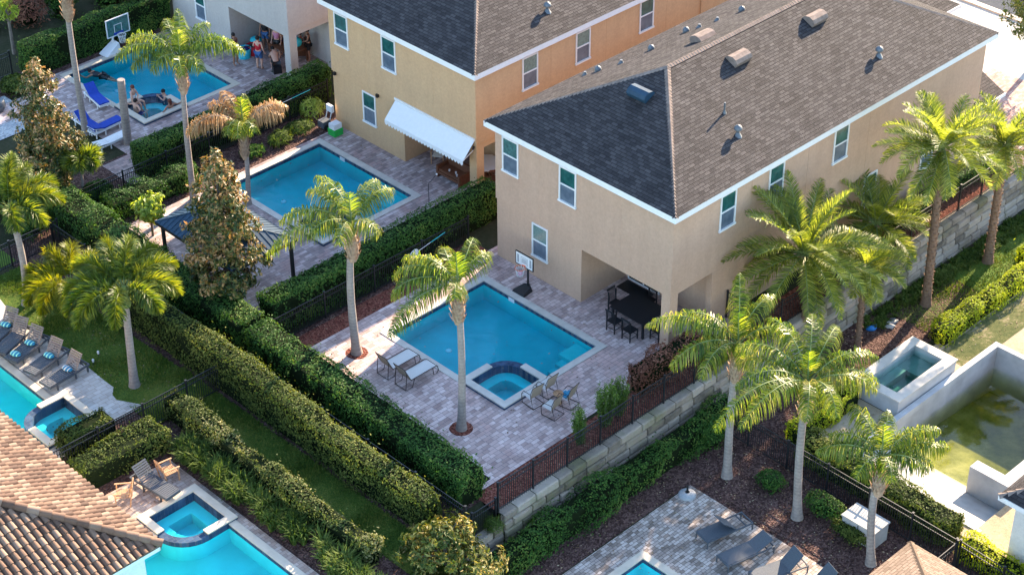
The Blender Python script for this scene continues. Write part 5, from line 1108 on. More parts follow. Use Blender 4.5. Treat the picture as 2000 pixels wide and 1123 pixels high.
# dark metal loungers on the lower right patio
G_ = 'dark mesh loungers on the weathered lower patio'
def mesh_lounger(label, back):
    t = thing('mesh_lounger', (0, 0, 0), label, 'lounger', None, 0, True); L, Wd, H = 2.05, .68, .32; xh = .28
    for s_ in (-1, 1):
        b = MB(); b.box(-L/2, L/2, s_*Wd/2-.02, s_*Wd/2+.02, H-.05, H); b.build('side_rail', 'char', t)
        for x in (-L/2+.03, L/2-.03): b = MB(); b.box(x-.02, x+.02, s_*Wd/2-.019, s_*Wd/2+.019, 0, H-.051); b.build('leg', 'char', t)
    for xa, xb, dz in ((-L/2, -L/2+.04, 0), (L/2-.04, L/2, 0), (L/2-.3, L/2-.27, .03)): b = MB(); b.box(xa, xb, -Wd/2+.021, Wd/2-.021, H-.05-dz, H-dz); b.build('cross_bar', 'char', t)
    b = MB(); b.box(-L/2+.04, xh, -Wd/2+.03, Wd/2-.03, H-.012, H+.012); b.build('seat', 'char', t)
    a = R(back); f = np.array([math.cos(a), 0, math.sin(a)])*.74; b = MB(); b.bar((xh, 0, H), (xh+f[0], 0, H+f[2]), Wd-.06, .025); b.build('backrest', 'char', t)
    return t
for i, (f_, h_, bk, lb) in enumerate((((1366, 1064), (1462, 1022), 140, 'dark mesh lounger with its backrest folded forward, frame bars showing'), ((1407, 1110), (1503, 1068), 24, 'dark mesh lounger with gently raised back, middle of the patio row'), ((1470, 1142), (1568, 1106), 46, 'dark mesh lounger with steep back cut by the bottom edge'), ((1536, 1174), (1634, 1140), 46, 'dark mesh lounger whose back top just shows at the bottom edge'))):
    A, B = at(*f_, ZL), at(*h_, ZL); a = math.atan2(B[1]-A[1], B[0]-A[0]); c_ = (A+B)/2; o = mesh_lounger(lb, bk); place(o, (c_[0], c_[1], ZL+.03), a, None, G_)
# bottom left: charcoal lounger and two teak chairs
o = slat_lounger('flat charcoal lounger with raised back on the warm pavers by the tiled roof', 'charcoal_lounger', 'char', 'char', 48); A, B = at(338, 968, .3), at(268, 925, .3); place(o, tuple(((A+B)/2)[:2])+(.03,), math.atan2(B[1]-A[1], B[0]-A[0]))
def teak_chair(label):
    """faces +y"""
    t = thing('teak_armchair', (0, 0, 0), label, 'chair', 'teak armchairs on the warm pavers', 0, True); b = MB()
    for i in range(7): b.box(-.25, .25, .25-i*.072-.055, .25-i*.072, .40, .42)
    b.build('seat', 'teak', t); b = MB()
    for i in range(8):
        x = -.22+i*.0628; hh = .92+.06*math.sin(pi*i/7); b.bar((x, -.24, .44), (x, -.40, hh), .038, .018)
    b.bar((-.26, -.39, .88), (.26, -.39, .88), .03, .06); b.bar((-.26, -.25, .46), (.26, -.25, .46), .03, .05); b.build('backrest', 'teak', t)
    for s_ in (-1, 1):
        b = MB(); b.bar((s_*.29, .30, .62), (s_*.29, -.33, .64), .06, .025); b.build('armrest', 'teak', t)
        for q, e in (((s_*.28, .24, 0), (s_*.28, .24, .60)), ((s_*.28, -.24, 0), (s_*.28, -.36, .80)), ): b = MB(); b.bar(q, e, .04, .04); b.build('leg', 'teak', t)
    return t
o = teak_chair('teak armchair next to the tiled roof edge, sunlit seat'); q = at(243, 982); place(o, (q[0], q[1], .03), waz(185)-pi/2)
o = teak_chair('teak armchair behind the charcoal lounger'); q = at(332, 936); place(o, (q[0], q[1], .03), waz(38)-pi/2)
# white loungers with blue cushions at the bathers pool
def white_lounger(label, cushion=True, back=30):
    t = slat_lounger(label, 'white_lounger', 'whiteplastic', 'whiteplastic', back)
    if cushion:
        a = R(back); b = MB(); b.box(-.93, .30, -.30, .30, .362, .43); b.bar((.30, 0, .40), (.30+math.cos(a)*.7, 0, .40+math.sin(a)*.7), .6, .07); b.build('cushion', 'blue', t)
    return t
G_ = 'white loungers by the bathers pool'
for f_, h_, cu, bk, lb in (((206, 205), (172, 175), True, 38, 'white lounger with blue cushion close to the tall palm trunk'), ((232, 232), (182, 256), True, 20, 'white lounger with blue cushion between the other white loungers'), ((246, 258), (190, 284), False, 8, 'flat white lounger without cushion by the bare trunk'), ((190, 252), (158, 232), True, 40, 'white lounger with blue cushion half hidden by the magnolia')):
    A, B = at(*f_, .35), at(*h_, .35); o = white_lounger(lb, cu, bk); c_ = (A+B)/2; place(o, (c_[0], c_[1], .03), math.atan2(B[1]-A[1], B[0]-A[0]), None, G_); o.scale = (.9, .85, .9)

# ------------------------------------------------------------------ patio furniture
def slat_chair(label, grp='dark slatted dining chairs', mat='black', high=1.02):
    t = thing('dining_chair', (0, 0, 0), label, 'chair', grp, 0, True)
    b = MB(); b.box(-.23, .23, -.22, .23, .43, .46); b.build('seat', mat, t)
    b = MB()
    for i in range(7): b.bar((-.20+i*.0667, -.22, .46), (-.20+i*.0667, -.29, high), .022, .014)
    b.bar((-.23, -.295, high), (.23, -.295, high), .03, .07); b.build('backrest', mat, t)
    for x, y in ((-.21, .21), (.21, .21), (-.21, -.22), (.21, -.22)): b = MB(); b.box(x-.02, x+.02, y-.02, y+.02, 0, .43 if y > 0 else .95); b.build('leg', mat, t)
    b = MB(); b.bar((-.19, .21, .18), (.19, .21, .18), .02); b.bar((-.21, -.2, .18), (-.21, .19, .18), .02); b.bar((.21, -.2, .18), (.21, .19, .18), .02); b.bar((-.19, -.22, .18), (.19, -.22, .18), .02); b.build('stretcher', mat, t)
    return t
t = thing('dining_table', (.55, 2.05, .03), 'dark square dining table under the porch of the tan house', 'table', None, R(0)); b = MB(); b.box(-.18, 1.28, 1.15, 2.95, .75, .79); b.build('tabletop', 'black', t)
for x, y in ((-.08, 1.25), (1.18, 1.25), (-.08, 2.85), (1.18, 2.85)): b = MB(); b.box(x-.04, x+.04, y-.04, y+.04, .03, .75); b.build('leg', 'black', t)
d0 = slat_chair('dark slatted dining chair at the open corner of the table, nearest the pool'); 
for i, (x, y, rz, lb) in enumerate(((-.42, 1.62, -pi/2, None), (-.42, 2.45, -pi/2, 'dark slatted dining chair on the pool side, nearer the house wall window'), (.5, 3.22, pi, 'dark slatted dining chair with its back to the porch side wall'), (.35, .84, 0, 'dark slatted dining chair beside the porch column'), (1.6, 1.62, pi/2, 'dark slatted dining chair behind the table, next to the column'), (1.6, 2.45, pi/2, 'dark slatted dining chair behind the table, next to the doormat'))):
    o = d0 if i == 0 else copy_tree(d0); place(o, (x, y, .03), rz, lb)
b = MB(); b.box(1.80, 2.50, 2.95, 4.42, .032, .05); o = b.build('doormat', 'black'); tag(o, 'large black doormat before the sliding door of the tan house', 'mat')
t = thing('charcoal_grill', (1.35, -.42, 0), 'small black grill beside the porch opening and rusty hedge', 'grill'); b = MB(); b.box(1.05, 1.65, -.6, -.22, .78, .95); b.build('firebox', 'black', t); b = MB(); b.lathe((1.35, -.41, .95), [(.28, 0), (.26, .08), (.15, .15), (.01, .17)], 10); b.build('lid', 'char', t)
for x, y in ((1.1, -.55), (1.6, -.55), (1.1, -.27), (1.6, -.27)): b = MB(); b.box(x-.02, x+.02, y-.02, y+.02, .01, .78); b.build('leg', 'black', t)
fence('short black gate fence beside the porch of the tan house', (3.35, -.12), (3.35, -1.95), 0, 1.25, 1.8, .1, None, 'fence_gate')
# second house's patio
t = thing('wooden_sofa', (3.1, 14.9, .03), 'dark brown wooden sofa with cushions under the ochre house porch', 'sofa'); b = MB(); b.box(2.45, 3.1, 14.55, 15.85, .22, .34); b.box(2.45, 3.12, 14.45, 14.55, .03, .62); b.box(2.45, 3.12, 15.85, 15.95, .03, .62); b.build('frame', 'brownwood', t)
b = MB(); b.box(3.1, 3.2, 14.45, 15.95, .3, .85); b.build('backrest', 'brownwood', t); b = MB(); b.box(2.5, 3.08, 14.58, 15.2, .345, .46); b.box(2.5, 3.08, 15.22, 15.82, .345, .46); b.build('cushion', 'brownwood', t)
b = MB()
for x, y in ((2.55, 14.7), (2.58, 14.9), (2.62, 14.72)): b.lathe((0, 0, 0), [(.0, .0)], 3) if False else b.sphere((x, y, .53), .05, 8)
for k, (x, y) in enumerate(((2.6, 14.75), (2.72, 14.95), (2.66, 15.3))):
    b = MB(); b.lathe((x, y, .462), [(.001, 0), (.035, 0), (.045, .10), (.04, .105), (.03, .01)], 10); o = b.build('cup', 'white'); tag(o, 'small white cup standing on the brown wooden sofa', 'cup', 'white cups on the wooden sofa')
t = thing('white_table', (4.3, 14.3, 0), 'white octagonal table seen past the ochre house column', 'table'); b = MB(); b.prism([(3.95+.75*math.cos(k*pi/4+pi/8), 14.35+.75*math.sin(k*pi/4+pi/8)) for k in range(8)], .72, .77); b.build('tabletop', 'white', t); b = MB(); b.lathe((3.95, 14.35, .03), [(.35, 0), (.3, .05), (.06, .08), (.06, .69)], 10); b.build('pedestal', 'brownwood', t)
o = teak_chair('cream seated wooden chair under the white awning'); o.name = 'wooden_chair'; del o['group']; place(o, (3.35, 16.75, .03), R(120))
for c in o.children:
    if c.name.startswith('seat'): c.data = c.data.copy(); c.data.materials[0] = MT['cream']
o = slat_chair('brown slatted chair at the white octagonal table', 'brown chairs at the octagonal table', 'brownwood'); place(o, (3.6, 13.5, .03), R(-30))
o = slat_chair('brown slatted chair behind the ochre house column', 'brown chairs at the octagonal table', 'brownwood'); place(o, (4.35, 13.42, .03), R(15))

# ------------------------------------------------------------------ hoops, poles, boxes, small things
def net(mb, c, r0, r1, h, n_=12, mat=0):
    for i in range(n_):
        a = i*2*pi/n_
        for s_ in (1, -1): mb.tube([(c[0]+r0*math.cos(a), c[1]+r0*math.sin(a), c[2]), (c[0]+(r0+r1)/2*math.cos(a+s_*.3), c[1]+(r0+r1)/2*math.sin(a+s_*.3), c[2]-h*.5), (c[0]+r1*math.cos(a), c[1]+r1*math.sin(a), c[2]-h)], .008, 4, mat, False)
t = thing('basketball_hoop', (-1.05, 6.85, .03), 'black portable basketball hoop with orange rim by the middle pool', 'hoop'); org = t.location
b = MB(); b.add([(-1.45, 6.5, .03), (-1.45, 7.2, .03), (-.85, 7.12, .03), (-.68, 6.85, .03), (-.85, 6.58, .03), (-1.38, 6.56, .16), (-1.38, 7.14, .16), (-.88, 7.05, .24), (-.75, 6.85, .24), (-.88, 6.65, .24)], [(0, 1, 6, 5), (1, 2, 7, 6), (2, 3, 8, 7), (3, 4, 9, 8), (4, 0, 5, 9)]); b.add([(-1.38, 6.56, .16), (-1.38, 7.14, .16), (-.88, 7.05, .24), (-.75, 6.85, .24), (-.88, 6.65, .24)], np.arange(5)[::-1].copy()); b.build('base', 'black', t)
b = MB(); b.tube([(-.85, 6.85, .2), (-.85, 6.85, 1.25)], .045, 8); b.bar((-.85, 6.85, 1.2), (-1.0, 6.85, 1.45), .05, .05); b.build('pole', 'black', t)
b = MB(); b.box(-1.06, -1.03, 6.38, 7.32, 1.22, 1.78); bd = b.build('backboard', 'white', t)
b = MB(); b.box(-1.07, -1.02, 6.35, 6.38, 1.19, 1.81); b.box(-1.07, -1.02, 7.32, 7.35, 1.19, 1.81); b.box(-1.07, -1.02, 6.38, 7.32, 1.78, 1.81); b.box(-1.07, -1.02, 6.38, 7.32, 1.19, 1.22); b.build('board_frame', 'black', bd, org)
b = MB(); b.box(-1.065, -1.061, 6.66, 6.68, 1.32, 1.64); b.box(-1.065, -1.061, 7.02, 7.04, 1.32, 1.64); b.box(-1.065, -1.061, 6.68, 7.02, 1.62, 1.64); b.box(-1.065, -1.061, 6.45, 6.55, 1.3, 1.68); b.box(-1.065, -1.061, 7.15, 7.25, 1.3, 1.68)
for k in range(5): b.box(-1.065, -1.061, 6.72+k*.055, 6.75+k*.055, 1.36, 1.58)
b.build('board_marking', 'grey', bd, org)
b = MB(); th = np.linspace(0, 2*pi, 17); b.tube([(-1.30+.21*math.cos(a), 6.85+.21*math.sin(a), 1.27) for a in th], .014, 6); b.bar((-1.10, 6.85, 1.27), (-1.03, 6.85, 1.27), .16, .05); rm = b.build('rim', 'orange', t); b = MB(); net(b, (-1.30, 6.85, 1.26), .20, .12, .36); b.build('net', 'whiteplastic', rm, org)
b = MB(); b.sphere((-1.28, 6.85, 1.0), .115, 14); o = b.build('ball', 'pink'); tag(o, 'small pink and purple ball caught in the orange-rimmed hoop net', 'ball')
t = thing('poolside_hoop', (-1.1, 35.95, .03), 'white poolside basketball hoop with clear blue board at the bathers pool', 'hoop'); org = t.location
b = MB(); v = [(-1.55, 35.6, .03), (-.65, 35.6, .03), (-.65, 36.25, .03), (-1.55, 36.25, .03), (-1.5, 35.65, .12), (-.7, 35.65, .55), (-.7, 36.2, .55), (-1.5, 36.2, .12)]; b.add(v, [(4, 5, 6, 7), (0, 1, 5, 4), (1, 2, 6, 5), (2, 3, 7, 6), (3, 0, 4, 7)]); b.build('base', 'whiteplastic', t)
b = MB(); b.bar((-.85, 36.0, .5), (-.80, 35.85, 1.25), .09, .06); b.build('pole', 'whiteplastic', t)
yb = 35.78; b = MB(); b.box(-1.2, .05, yb-.012, yb, .95, 1.82); bd = b.build('backboard', 'glassmid', t)
b = MB(); b.box(-1.25, -1.2, yb-.03, yb+.01, .90, 1.87); b.box(.05, .10, yb-.03, yb+.01, .90, 1.87); b.box(-1.2, .05, yb-.03, yb+.01, 1.82, 1.87); b.box(-1.2, .05, yb-.03, yb+.01, .90, .95); b.box(-.8, -.77, yb-.018, yb-.013, 1.05, 1.5); b.box(-.38, -.35, yb-.018, yb-.013, 1.05, 1.5); b.box(-.77, -.38, yb-.018, yb-.013, 1.47, 1.5); b.build('board_frame', 'whiteplastic', bd, org)
b = MB(); b.box(-.85, -.3, yb-.05, yb-.02, .97, 1.08); b.build('bracket', 'blue', bd, org)
b = MB(); b.tube([(-.57+.21*math.cos(a), yb-.26+.21*math.sin(a), 1.0) for a in th], .014, 6); rm = b.build('rim', 'whiteplastic', t); b = MB(); net(b, (-.57, yb-.26, 1.0), .2, .13, .42); b.build('net', 'whiteplastic', rm, org)
# pool poles hung on fences
def pole(label, a, b_, net_=False):
    a, b_ = np.array(a, float), np.array(b_, float); t = thing('pool_pole', tuple((a+b_)/2), label, 'pole', 'pool poles hung on the fences'); m = MB(); m.tube([a, a+(b_-a)*.55], .016, 6); m.build('pole', 'teal', t); m = MB(); m.tube([a+(b_-a)*.55, b_], .013, 6); m.build('extension', 'whiteplastic', t)
    if net_:
        d = (b_-a)/np.linalg.norm(b_-a); m = MB(); th_ = np.linspace(0, 2*pi, 15); c = b_+d*.24; m.tube([c+d*.24*math.cos(q)+np.array([0, 0, 1])*.2*math.sin(q) for q in th_], .014, 5); v = [c+d*.235*math.cos(q)+np.array([0, 0, 1])*.195*math.sin(q) for q in th_[:-1]]; m.add(v, np.arange(14)); m.build('skimmer_net', 'whiteplastic', t)
    return t
yf = 11.05; A = at(882, 460, 1.18); B = at(818, 490, .95)
pole('teal pool pole with white skimmer net on the fence of the middle patio', (A[0], yf, 1.15), (B[0], yf, .92), True)
A = at(614, 178, 1.25); B = at(545, 208, 1.2); pole('teal and white pool pole along the shaded upper fence', (A[0], 24.34, 1.2), (B[0], 24.34, 1.15))
b = MB(); A = at(517, 222, 1.0); b.box(A[0]-.12, A[0]+.12, 24.26, 24.33, .85, 1.25); o = b.build('white_towel', 'whiteplastic'); tag(o, 'white cloth hanging on the shaded upper fence by the golden palm', 'cloth')
# utility cabinet, umbrella base, path lights, hose, mower heap, patio lamps
A = at(1690, 1035, ZL); t = thing('utility_box', (-1.3, -10.62, ZL), 'white utility box on the mulch behind the ragged palm', 'utility box'); b = MB(); b.box(-1.72, -.88, -11.35, -9.95, ZL+.02, ZL+.80); b.build('cabinet', 'concrete', t); b = MB(); b.box(-1.76, -.84, -11.39, -9.91, ZL+.80, ZL+.86); b.build('lid', 'concrete', t); b = MB(); b.box(-1.75, -1.722, -10.66, -10.62, ZL+.1, ZL+.76); b.box(-1.75, -1.722, -10.5, -10.42, ZL+.4, ZL+.5); b.build('door_seam', 'lead', t)
q = at(1342, 968, ZL); t = thing('umbrella_base', tuple(q), 'round grey umbrella base with pole stub at the patio corner', 'umbrella base'); b = MB(); b.lathe((q[0], q[1], q[2]+.03), [(.34, 0), (.34, .06), (.26, .13), (.09, .17)], 14); b.build('base', 'grey', t); b = MB(); b.tube([(q[0], q[1], q[2]+.1), (q[0], q[1], q[2]+.50)], .035, 8); b.build('tube', 'black', t)
for px, py, lb in ((183, 713, 'white path light on the lawn by the nearest slatted lounger'), (193, 697, 'white path light on the lawn, the farther small one')):
    q = at(px, py); t = thing('path_light', tuple(q), lb, 'light', 'white path lights'); b = MB(); b.tube([q, q+np.array([0, 0, .16])], .015, 6); b.build('stake', 'black', t); b = MB(); b.lathe((q[0], q[1], .16), [(.04, 0), (.05, .1), (.03, .13), (.001, .14)], 8); b.build('head', 'whiteplastic', t)
q = at(940, 512); b = MB(); th2 = np.linspace(0, 4.6*pi, 60); b.tube([(q[0]+.0+(.30-.01*i/6)*math.cos(a), q[1]+(.30-.01*i/6)*math.sin(a), .045+.0008*i) for i, a in enumerate(th2)]+[(q[0]+.6, q[1]+.35, .045), (q[0]+.95, q[1]+.3, .2)], .014, 5); o = b.build('garden_hose', 'black'); tag(o, 'coiled black garden hose at the corner of the tan house', 'hose')
t = thing('storage_bin', (1.65, 22.0, .03), 'green and white storage bin at the far corner of the ochre house', 'bin'); b = MB(); b.box(1.42, 1.92, 21.7, 22.2, .03, .36); b.build('tub', 'green', t); b = MB(); b.box(1.45, 1.9, 21.75, 22.15, .362, .62); b.build('lid', 'whiteplastic', t)
t = thing('cleaner_cart', (1.75, 22.75, .03), 'black and white pool cleaner cart leaning at the ochre house corner', 'cart'); b = MB(); b.box(1.45, 1.9, 22.55, 22.95, .12, .45); b.build('body', 'char', t); b = MB(); b.bar((1.9, 22.6, .4), (2.1, 22.6, 1.05), .03); b.bar((1.9, 22.9, .4), (2.1, 22.9, 1.05), .03); b.box(2.0, 2.14, 22.55, 22.95, .75, 1.08); b.build('handle', 'whiteplastic', t)
for y in (22.52, 22.98): b = MB(); b.tube([(1.6, y-.03, .15), (1.6, y+.03, .15)], .13, 10); b.build('wheel', 'black', t)
q = at(700, 690); 
for (px, py, lb) in ((697, 690, 'round red mulch ring of the palm left of the white loungers'), (901, 838, 'round red mulch ring of the palm nearest the square spa')):
    q = at(px, py); b = MB(); n_ = 40; b.add([(q[0]+.44*math.cos(a)*(1+rng.normal(0, .02)), q[1]+.44*math.sin(a)*(1+rng.normal(0, .02)), .036) for a in np.arange(n_)*2*pi/n_], np.arange(n_)); o = b.build('mulch_ring', 'mulchred'); tag(o, None, None, None, 'structure')
t = thing('patio_lamp', (2.0, 13.6, 0), 'thin shepherd hook lamp beside the hedge at the second pool', 'lamp'); q = at(838, 400); b = MB(); b.tube([q, q+np.array([0, 0, 1.0]), q+np.array([.03, 0, 1.1]), q+np.array([.15, 0, 1.12]), q+np.array([.5, 0, 1.35])], .014, 5); b.build('hook', 'black', t, (2.0, 13.6, 0)); b = MB(); b.sphere(tuple(q+np.array([.5, 0, 1.33])), .05, 8); b.build('lamp_globe', 'whiteplastic', t, (2.0, 13.6, 0))
# the heap of pool toys and tubs on the grey house's patio
def tub(label, c, r, h, mat, fill): 
    t = thing('plastic_tub', c, label, 'tub', 'plastic tubs on the grey house patio'); b = MB(); b.lathe(c, [(r*.82, 0), (r, h), (r*.93, h), (r*.78, .03), (.01, .03)], 14); b.build('tub', mat, t); b = MB(); b.sphere((c[0], c[1], c[2]+h*.85), r*.85, 10, 0, (1, 1, .35)); b.build('contents', fill, t)
q = at(478, 112, .03); tub('cyan plastic tub full of dark blue things on the patio', tuple(q), .36, .5, 'cyan', 'navy')
q = at(494, 106, .03); tub('dark red tub behind the man in the red tank top', tuple(q), .32, .5, 'red', 'black')
q = at(432, 96, .03); b = MB(); b.sphere((0, 0, .12), .16, 10, 0, (3.2, 1.8, .7)); o = b.build('pool_float', 'tarp'); o.location = q; o.rotation_euler = (0, 0, .4); tag(o, 'flat blue pool float on the patio at the grey house wall', 'float')
q = at(425, 90, .3); b = MB(); b.box(-.3, .3, -.12, .12, 0, .08); o = b.build('white_board', 'whiteplastic'); o.location = (q[0], q[1], .25); o.rotation_euler = (0, .1, .9); tag(o, 'white foam board lying on the blue pool float', 'board')
q = at(500, 82, .4); b = MB(); b.sphere((0, 0, 0), .3, 12, 0, (1, 1, .6)); o = b.build('beach_ball', 'cyan'); o.location = (q[0], q[1], .5); tag(o, 'pale blue inflatable behind the man in the red tank top', 'inflatable')
t = thing('picnic_table', (4.9, 29.2, .03), 'brown patio table under the grey house porch', 'table'); b = MB(); b.box(4.2, 5.4, 28.3, 30.1, .72, .77); b.build('tabletop', 'brownwood', t)
for x, y in ((4.3, 28.4), (5.3, 28.4), (4.3, 30.0), (5.3, 30.0)): b = MB(); b.box(x-.04, x+.04, y-.04, y+.04, .03, .72); b.build('leg', 'brownwood', t)

q = at(0, 215); t = thing('planter_pot', tuple(at(-2, 218)), 'grey round planter at the left edge by the white gravel', 'planter'); c = at(-2, 218); b = MB(); b.lathe((c[0], c[1], 0), [(.18, 0), (.36, .25), (.34, .55), (.28, .62), (.25, .6), (.01, .5)], 14); b.build('pot', 'lead', t); 
q = at(1735, 632, ZL)
for px, py, mt, lb in ((1745, 630, 'lead', 'crumpled grey plastic sheet on the weeds behind the raised spa'), (1738, 637, 'concrete', 'white rubbish bag on the weeds behind the raised spa'), (1703, 641, 'tarp', 'blue tarp scrap on the ground near the slender palm')):
    q = at(px, py, ZL); b = MB(); b.sphere((0, 0, .06), .22, 9, 0, (1.3, .9, .45)); V_ = b.v[-1]; b.v[-1] = V_+rng.normal(0, .04, V_.shape); o = b.build('litter', mt); o.location = q; tag(o, lb, 'litter')

# ------------------------------------------------------------------ people
def skinmesh(name, verts, edges, rads, mat, parent, root=0, lv=1):
    me = bpy.data.meshes.new(name); me.from_pydata([tuple(v) for v in verts], edges, []); o = bpy.data.objects.new(name, me); COL.objects.link(o); o.parent = parent
    sk = o.modifiers.new('skin', 'SKIN'); sk.use_smooth_shade = True
    for i, r in enumerate(rads):
        s_ = me.skin_vertices[0].data[i]; s_.radius = (r, r) if not isinstance(r, tuple) else r; s_.use_root = (i == root)
    sb = o.modifiers.new('sub', 'SUBSURF'); sb.levels = lv; sb.render_levels = lv
    me.materials.append(MT[mat]); return o
STAND = dict(pel=(0, 0, .95), sp=(0, 0, 1.14), ch=(0, 0, 1.32), nk=(0, .0, 1.49), hd=(0, .015, 1.60), top=(0, .01, 1.69),
             shL=(-.17, 0, 1.42), elL=(-.24, -.03, 1.14), wrL=(-.25, .08, .90), hnL=(-.25, .11, .83), shR=(.17, 0, 1.42), elR=(.24, -.03, 1.14), wrR=(.25, .08, .90), hnR=(.25, .11, .83),
             hiL=(-.095, 0, .90), knL=(-.11, .03, .50), anL=(-.11, -.02, .08), toL=(-.13, .15, .035), hiR=(.095, 0, .90), knR=(.11, .03, .50), anR=(.11, -.02, .08), toR=(.13, .15, .035))
def person(label, loc, rz, pose=None, skin='skin', hair='hair', shirt=None, shorts=None, hairlong=False, scale=1.0, suit=None):
    """faces +y before turning"""
    J = dict(STAND); J.update(pose or {}); t = thing('person', loc, label, 'person', None, rz, True); t.scale = (scale,)*3
    order = [k for k in J if k != 'face']; idx = {k: i for i, k in enumerate(order)}
    Rr = dict(pel=(.15, .11), sp=(.13, .10), ch=(.155, .11), nk=.058, hd=(.082, .10), top=(.055, .065), sh=.062, el=.043, wr=.030, hn=(.040, .02), hi=.092, kn=.062, an=.040, to=(.042, .028))
    rad = [Rr[k] if k in Rr else Rr[k[:2]] for k in order]
    E_ = [('pel', 'sp'), ('sp', 'ch'), ('ch', 'nk'), ('nk', 'hd'), ('hd', 'top')]
    for s_ in 'LR': E_ += [('ch', 'sh'+s_), ('sh'+s_, 'el'+s_), ('el'+s_, 'wr'+s_), ('wr'+s_, 'hn'+s_), ('pel', 'hi'+s_), ('hi'+s_, 'kn'+s_), ('kn'+s_, 'an'+s_), ('an'+s_, 'to'+s_)]
    V = [np.array(J[k], float) for k in order]; ed = [(idx[a], idx[b_]) for a, b_ in E_]
    for s_ in 'LR':                       # four fingers from the end of the palm, the thumb from its side
        h, w = np.array(J['hn'+s_], float), np.array(J['wr'+s_], float); d = (h-w)/(np.linalg.norm(h-w)+1e-9); sd_ = np.cross(d, (0, 1, 0.3)); sd_ /= np.linalg.norm(sd_)+1e-9; cu = np.cross(sd_, d)
        for k, (o_, ln) in enumerate(((-.030, .070), (-.010, .080), (.010, .075), (.030, .058))):
            V.append(h+d*.025+sd_*o_); rad.append(.010); ed.append((idx['hn'+s_], len(V)-1)); V.append(h+d*(.025+ln)+sd_*o_*1.15+cu*.02); rad.append(.008); ed.append((len(V)-2, len(V)-1))
        V.append(h+sd_*.055+d*.015+cu*.015); rad.append(.011); ed.append((idx['hn'+s_], len(V)-1)); V.append(h+sd_*.065+d*.05+cu*.03); rad.append(.009); ed.append((len(V)-2, len(V)-1))
    hdp, tp_, nk = (np.array(J[k], float) for k in ('hd', 'top', 'nk')); upv = (tp_-nk)/np.linalg.norm(tp_-nk); fwd = np.array(J.get('face', (0, 1, 0)), float); fwd -= (fwd@upv)*upv; fwd /= np.linalg.norm(fwd)
    rt = np.cross(fwd, upv)
    skinmesh('body', V, ed, rad, skin, t, idx['pel'])
    b = MB(); c = hdp+upv*.035; b.sphere(tuple(c-fwd*.022+upv*.012), .1, 12, 0, (1.02, 1.06, 1.1))
    if hairlong: b.sphere(tuple(hdp-fwd*.06-upv*.10), .08, 10, 0, (1.0, .7, 1.6))
    b.build('hair', hair, t)
    for s_ in (-1, 1): b = MB(); b.sphere(tuple(hdp+fwd*.096+rt*s_*.032+upv*.012), .011, 8); b.build('eye', 'eye', t)
    for s_ in (-1, 1): b = MB(); b.sphere(tuple(hdp+rt*s_*.092), .022, 8, 0, (.5, .8, 1.3)); b.build('ear', skin, t)
    b = MB(); b.sphere(tuple(hdp+fwd*.108-upv*.012), .016, 8, 0, (1, 1.2, 1.3)); b.build('nose', skin, t)
    b = MB(); b.sphere(tuple(hdp+fwd*.098-upv*.045), .012, 8, 0, (1.8, .8, .5)); b.build('mouth', 'lip', t)
    sub = lambda ks: [np.array(J[k], float) for k in ks]
    if shirt: skinmesh('shirt', sub(['pel', 'sp', 'ch', 'shL', 'shR', 'nk']), [(0, 1), (1, 2), (2, 3), (2, 4), (2, 5)], [(.165, .128), (.150, .120), (.170, .128), .075, .075, .05], shirt, t)
    if suit: skinmesh('swimsuit', sub(['pel', 'sp', 'ch']), [(0, 1), (1, 2)], [(.168, .13), (.148, .118), (.165, .125)], suit, t)
    if shorts:
        P_ = sub(['pel', 'hiL', 'knL', 'hiR', 'knR']); P_[2] = P_[1]+(P_[2]-P_[1])*.85; P_[4] = P_[3]+(P_[4]-P_[3])*.85; skinmesh('shorts', P_, [(0, 1), (1, 2), (0, 3), (3, 4)], [(.170, .132), .112, .095, .112, .095], shorts, t)
    return t
SIT = dict(pel=(0, 0, .12), sp=(0, -.03, .31), ch=(0, -.02, .50), nk=(0, .0, .67), hd=(0, .02, .78), top=(0, .02, .87), shL=(-.17, 0, .60), shR=(.17, 0, .60), elL=(-.24, .10, .36), wrL=(-.16, .30, .24), hnL=(-.13, .37, .22), elR=(.24, .10, .36), wrR=(.16, .30, .24), hnR=(.13, .37, .22),
           hiL=(-.10, .03, .10), knL=(-.13, .46, .10), anL=(-.13, .50, -.34), toL=(-.14, .66, -.38), hiR=(.10, .03, .10), knR=(.13, .46, .10), anR=(.13, .50, -.34), toR=(.14, .66, -.38))
LEAN = dict(SIT, elL=(-.42, -.05, .48), wrL=(-.60, -.22, .62), hnL=(-.66, -.27, .64), elR=(.42, -.05, .48), wrR=(.60, -.22, .62), hnR=(.66, -.27, .64))
fc = lambda phi: waz(phi)-pi/2
q = at(262, 199, .2); person('woman in white swimsuit sitting on the spa rim with legs in the water', (q[0], q[1], .17), fc(-25), dict(SIT, elL=(-.16, .16, .34), wrL=(.04, .24, .30), hnL=(.10, .26, .29)), hair='hairred', hairlong=True, suit='whiteplastic')
ARMS = dict(elL=(-.30, .12, 1.28), wrL=(-.05, .30, 1.42), hnL=(.03, .32, 1.43), elR=(.30, .12, 1.28), wrR=(.12, .30, 1.42), hnR=(.05, .33, 1.44), nk=(0, .03, 1.49), hd=(0, .06, 1.60), top=(0, .06, 1.69))
q = at(322, 191, .0); person('dark-haired man in the pool resting his arms on the spa edge', (q[0], q[1], -1.28), fc(200), ARMS, shorts='navy')
q = at(263, 215, .1); person('dark-haired bather in the spa with back to the camera, left side', (q[0]+.15, q[1]+.1, -.32), fc(45), LEAN, 'skin', shorts='navy')
q = at(339, 212, .1); person('bather with bun in the spa, back to the right rim', (q[0]-.1, q[1]+.1, -.32), fc(140), LEAN, 'skindk', 'hairred', shorts='red', hairlong=True)
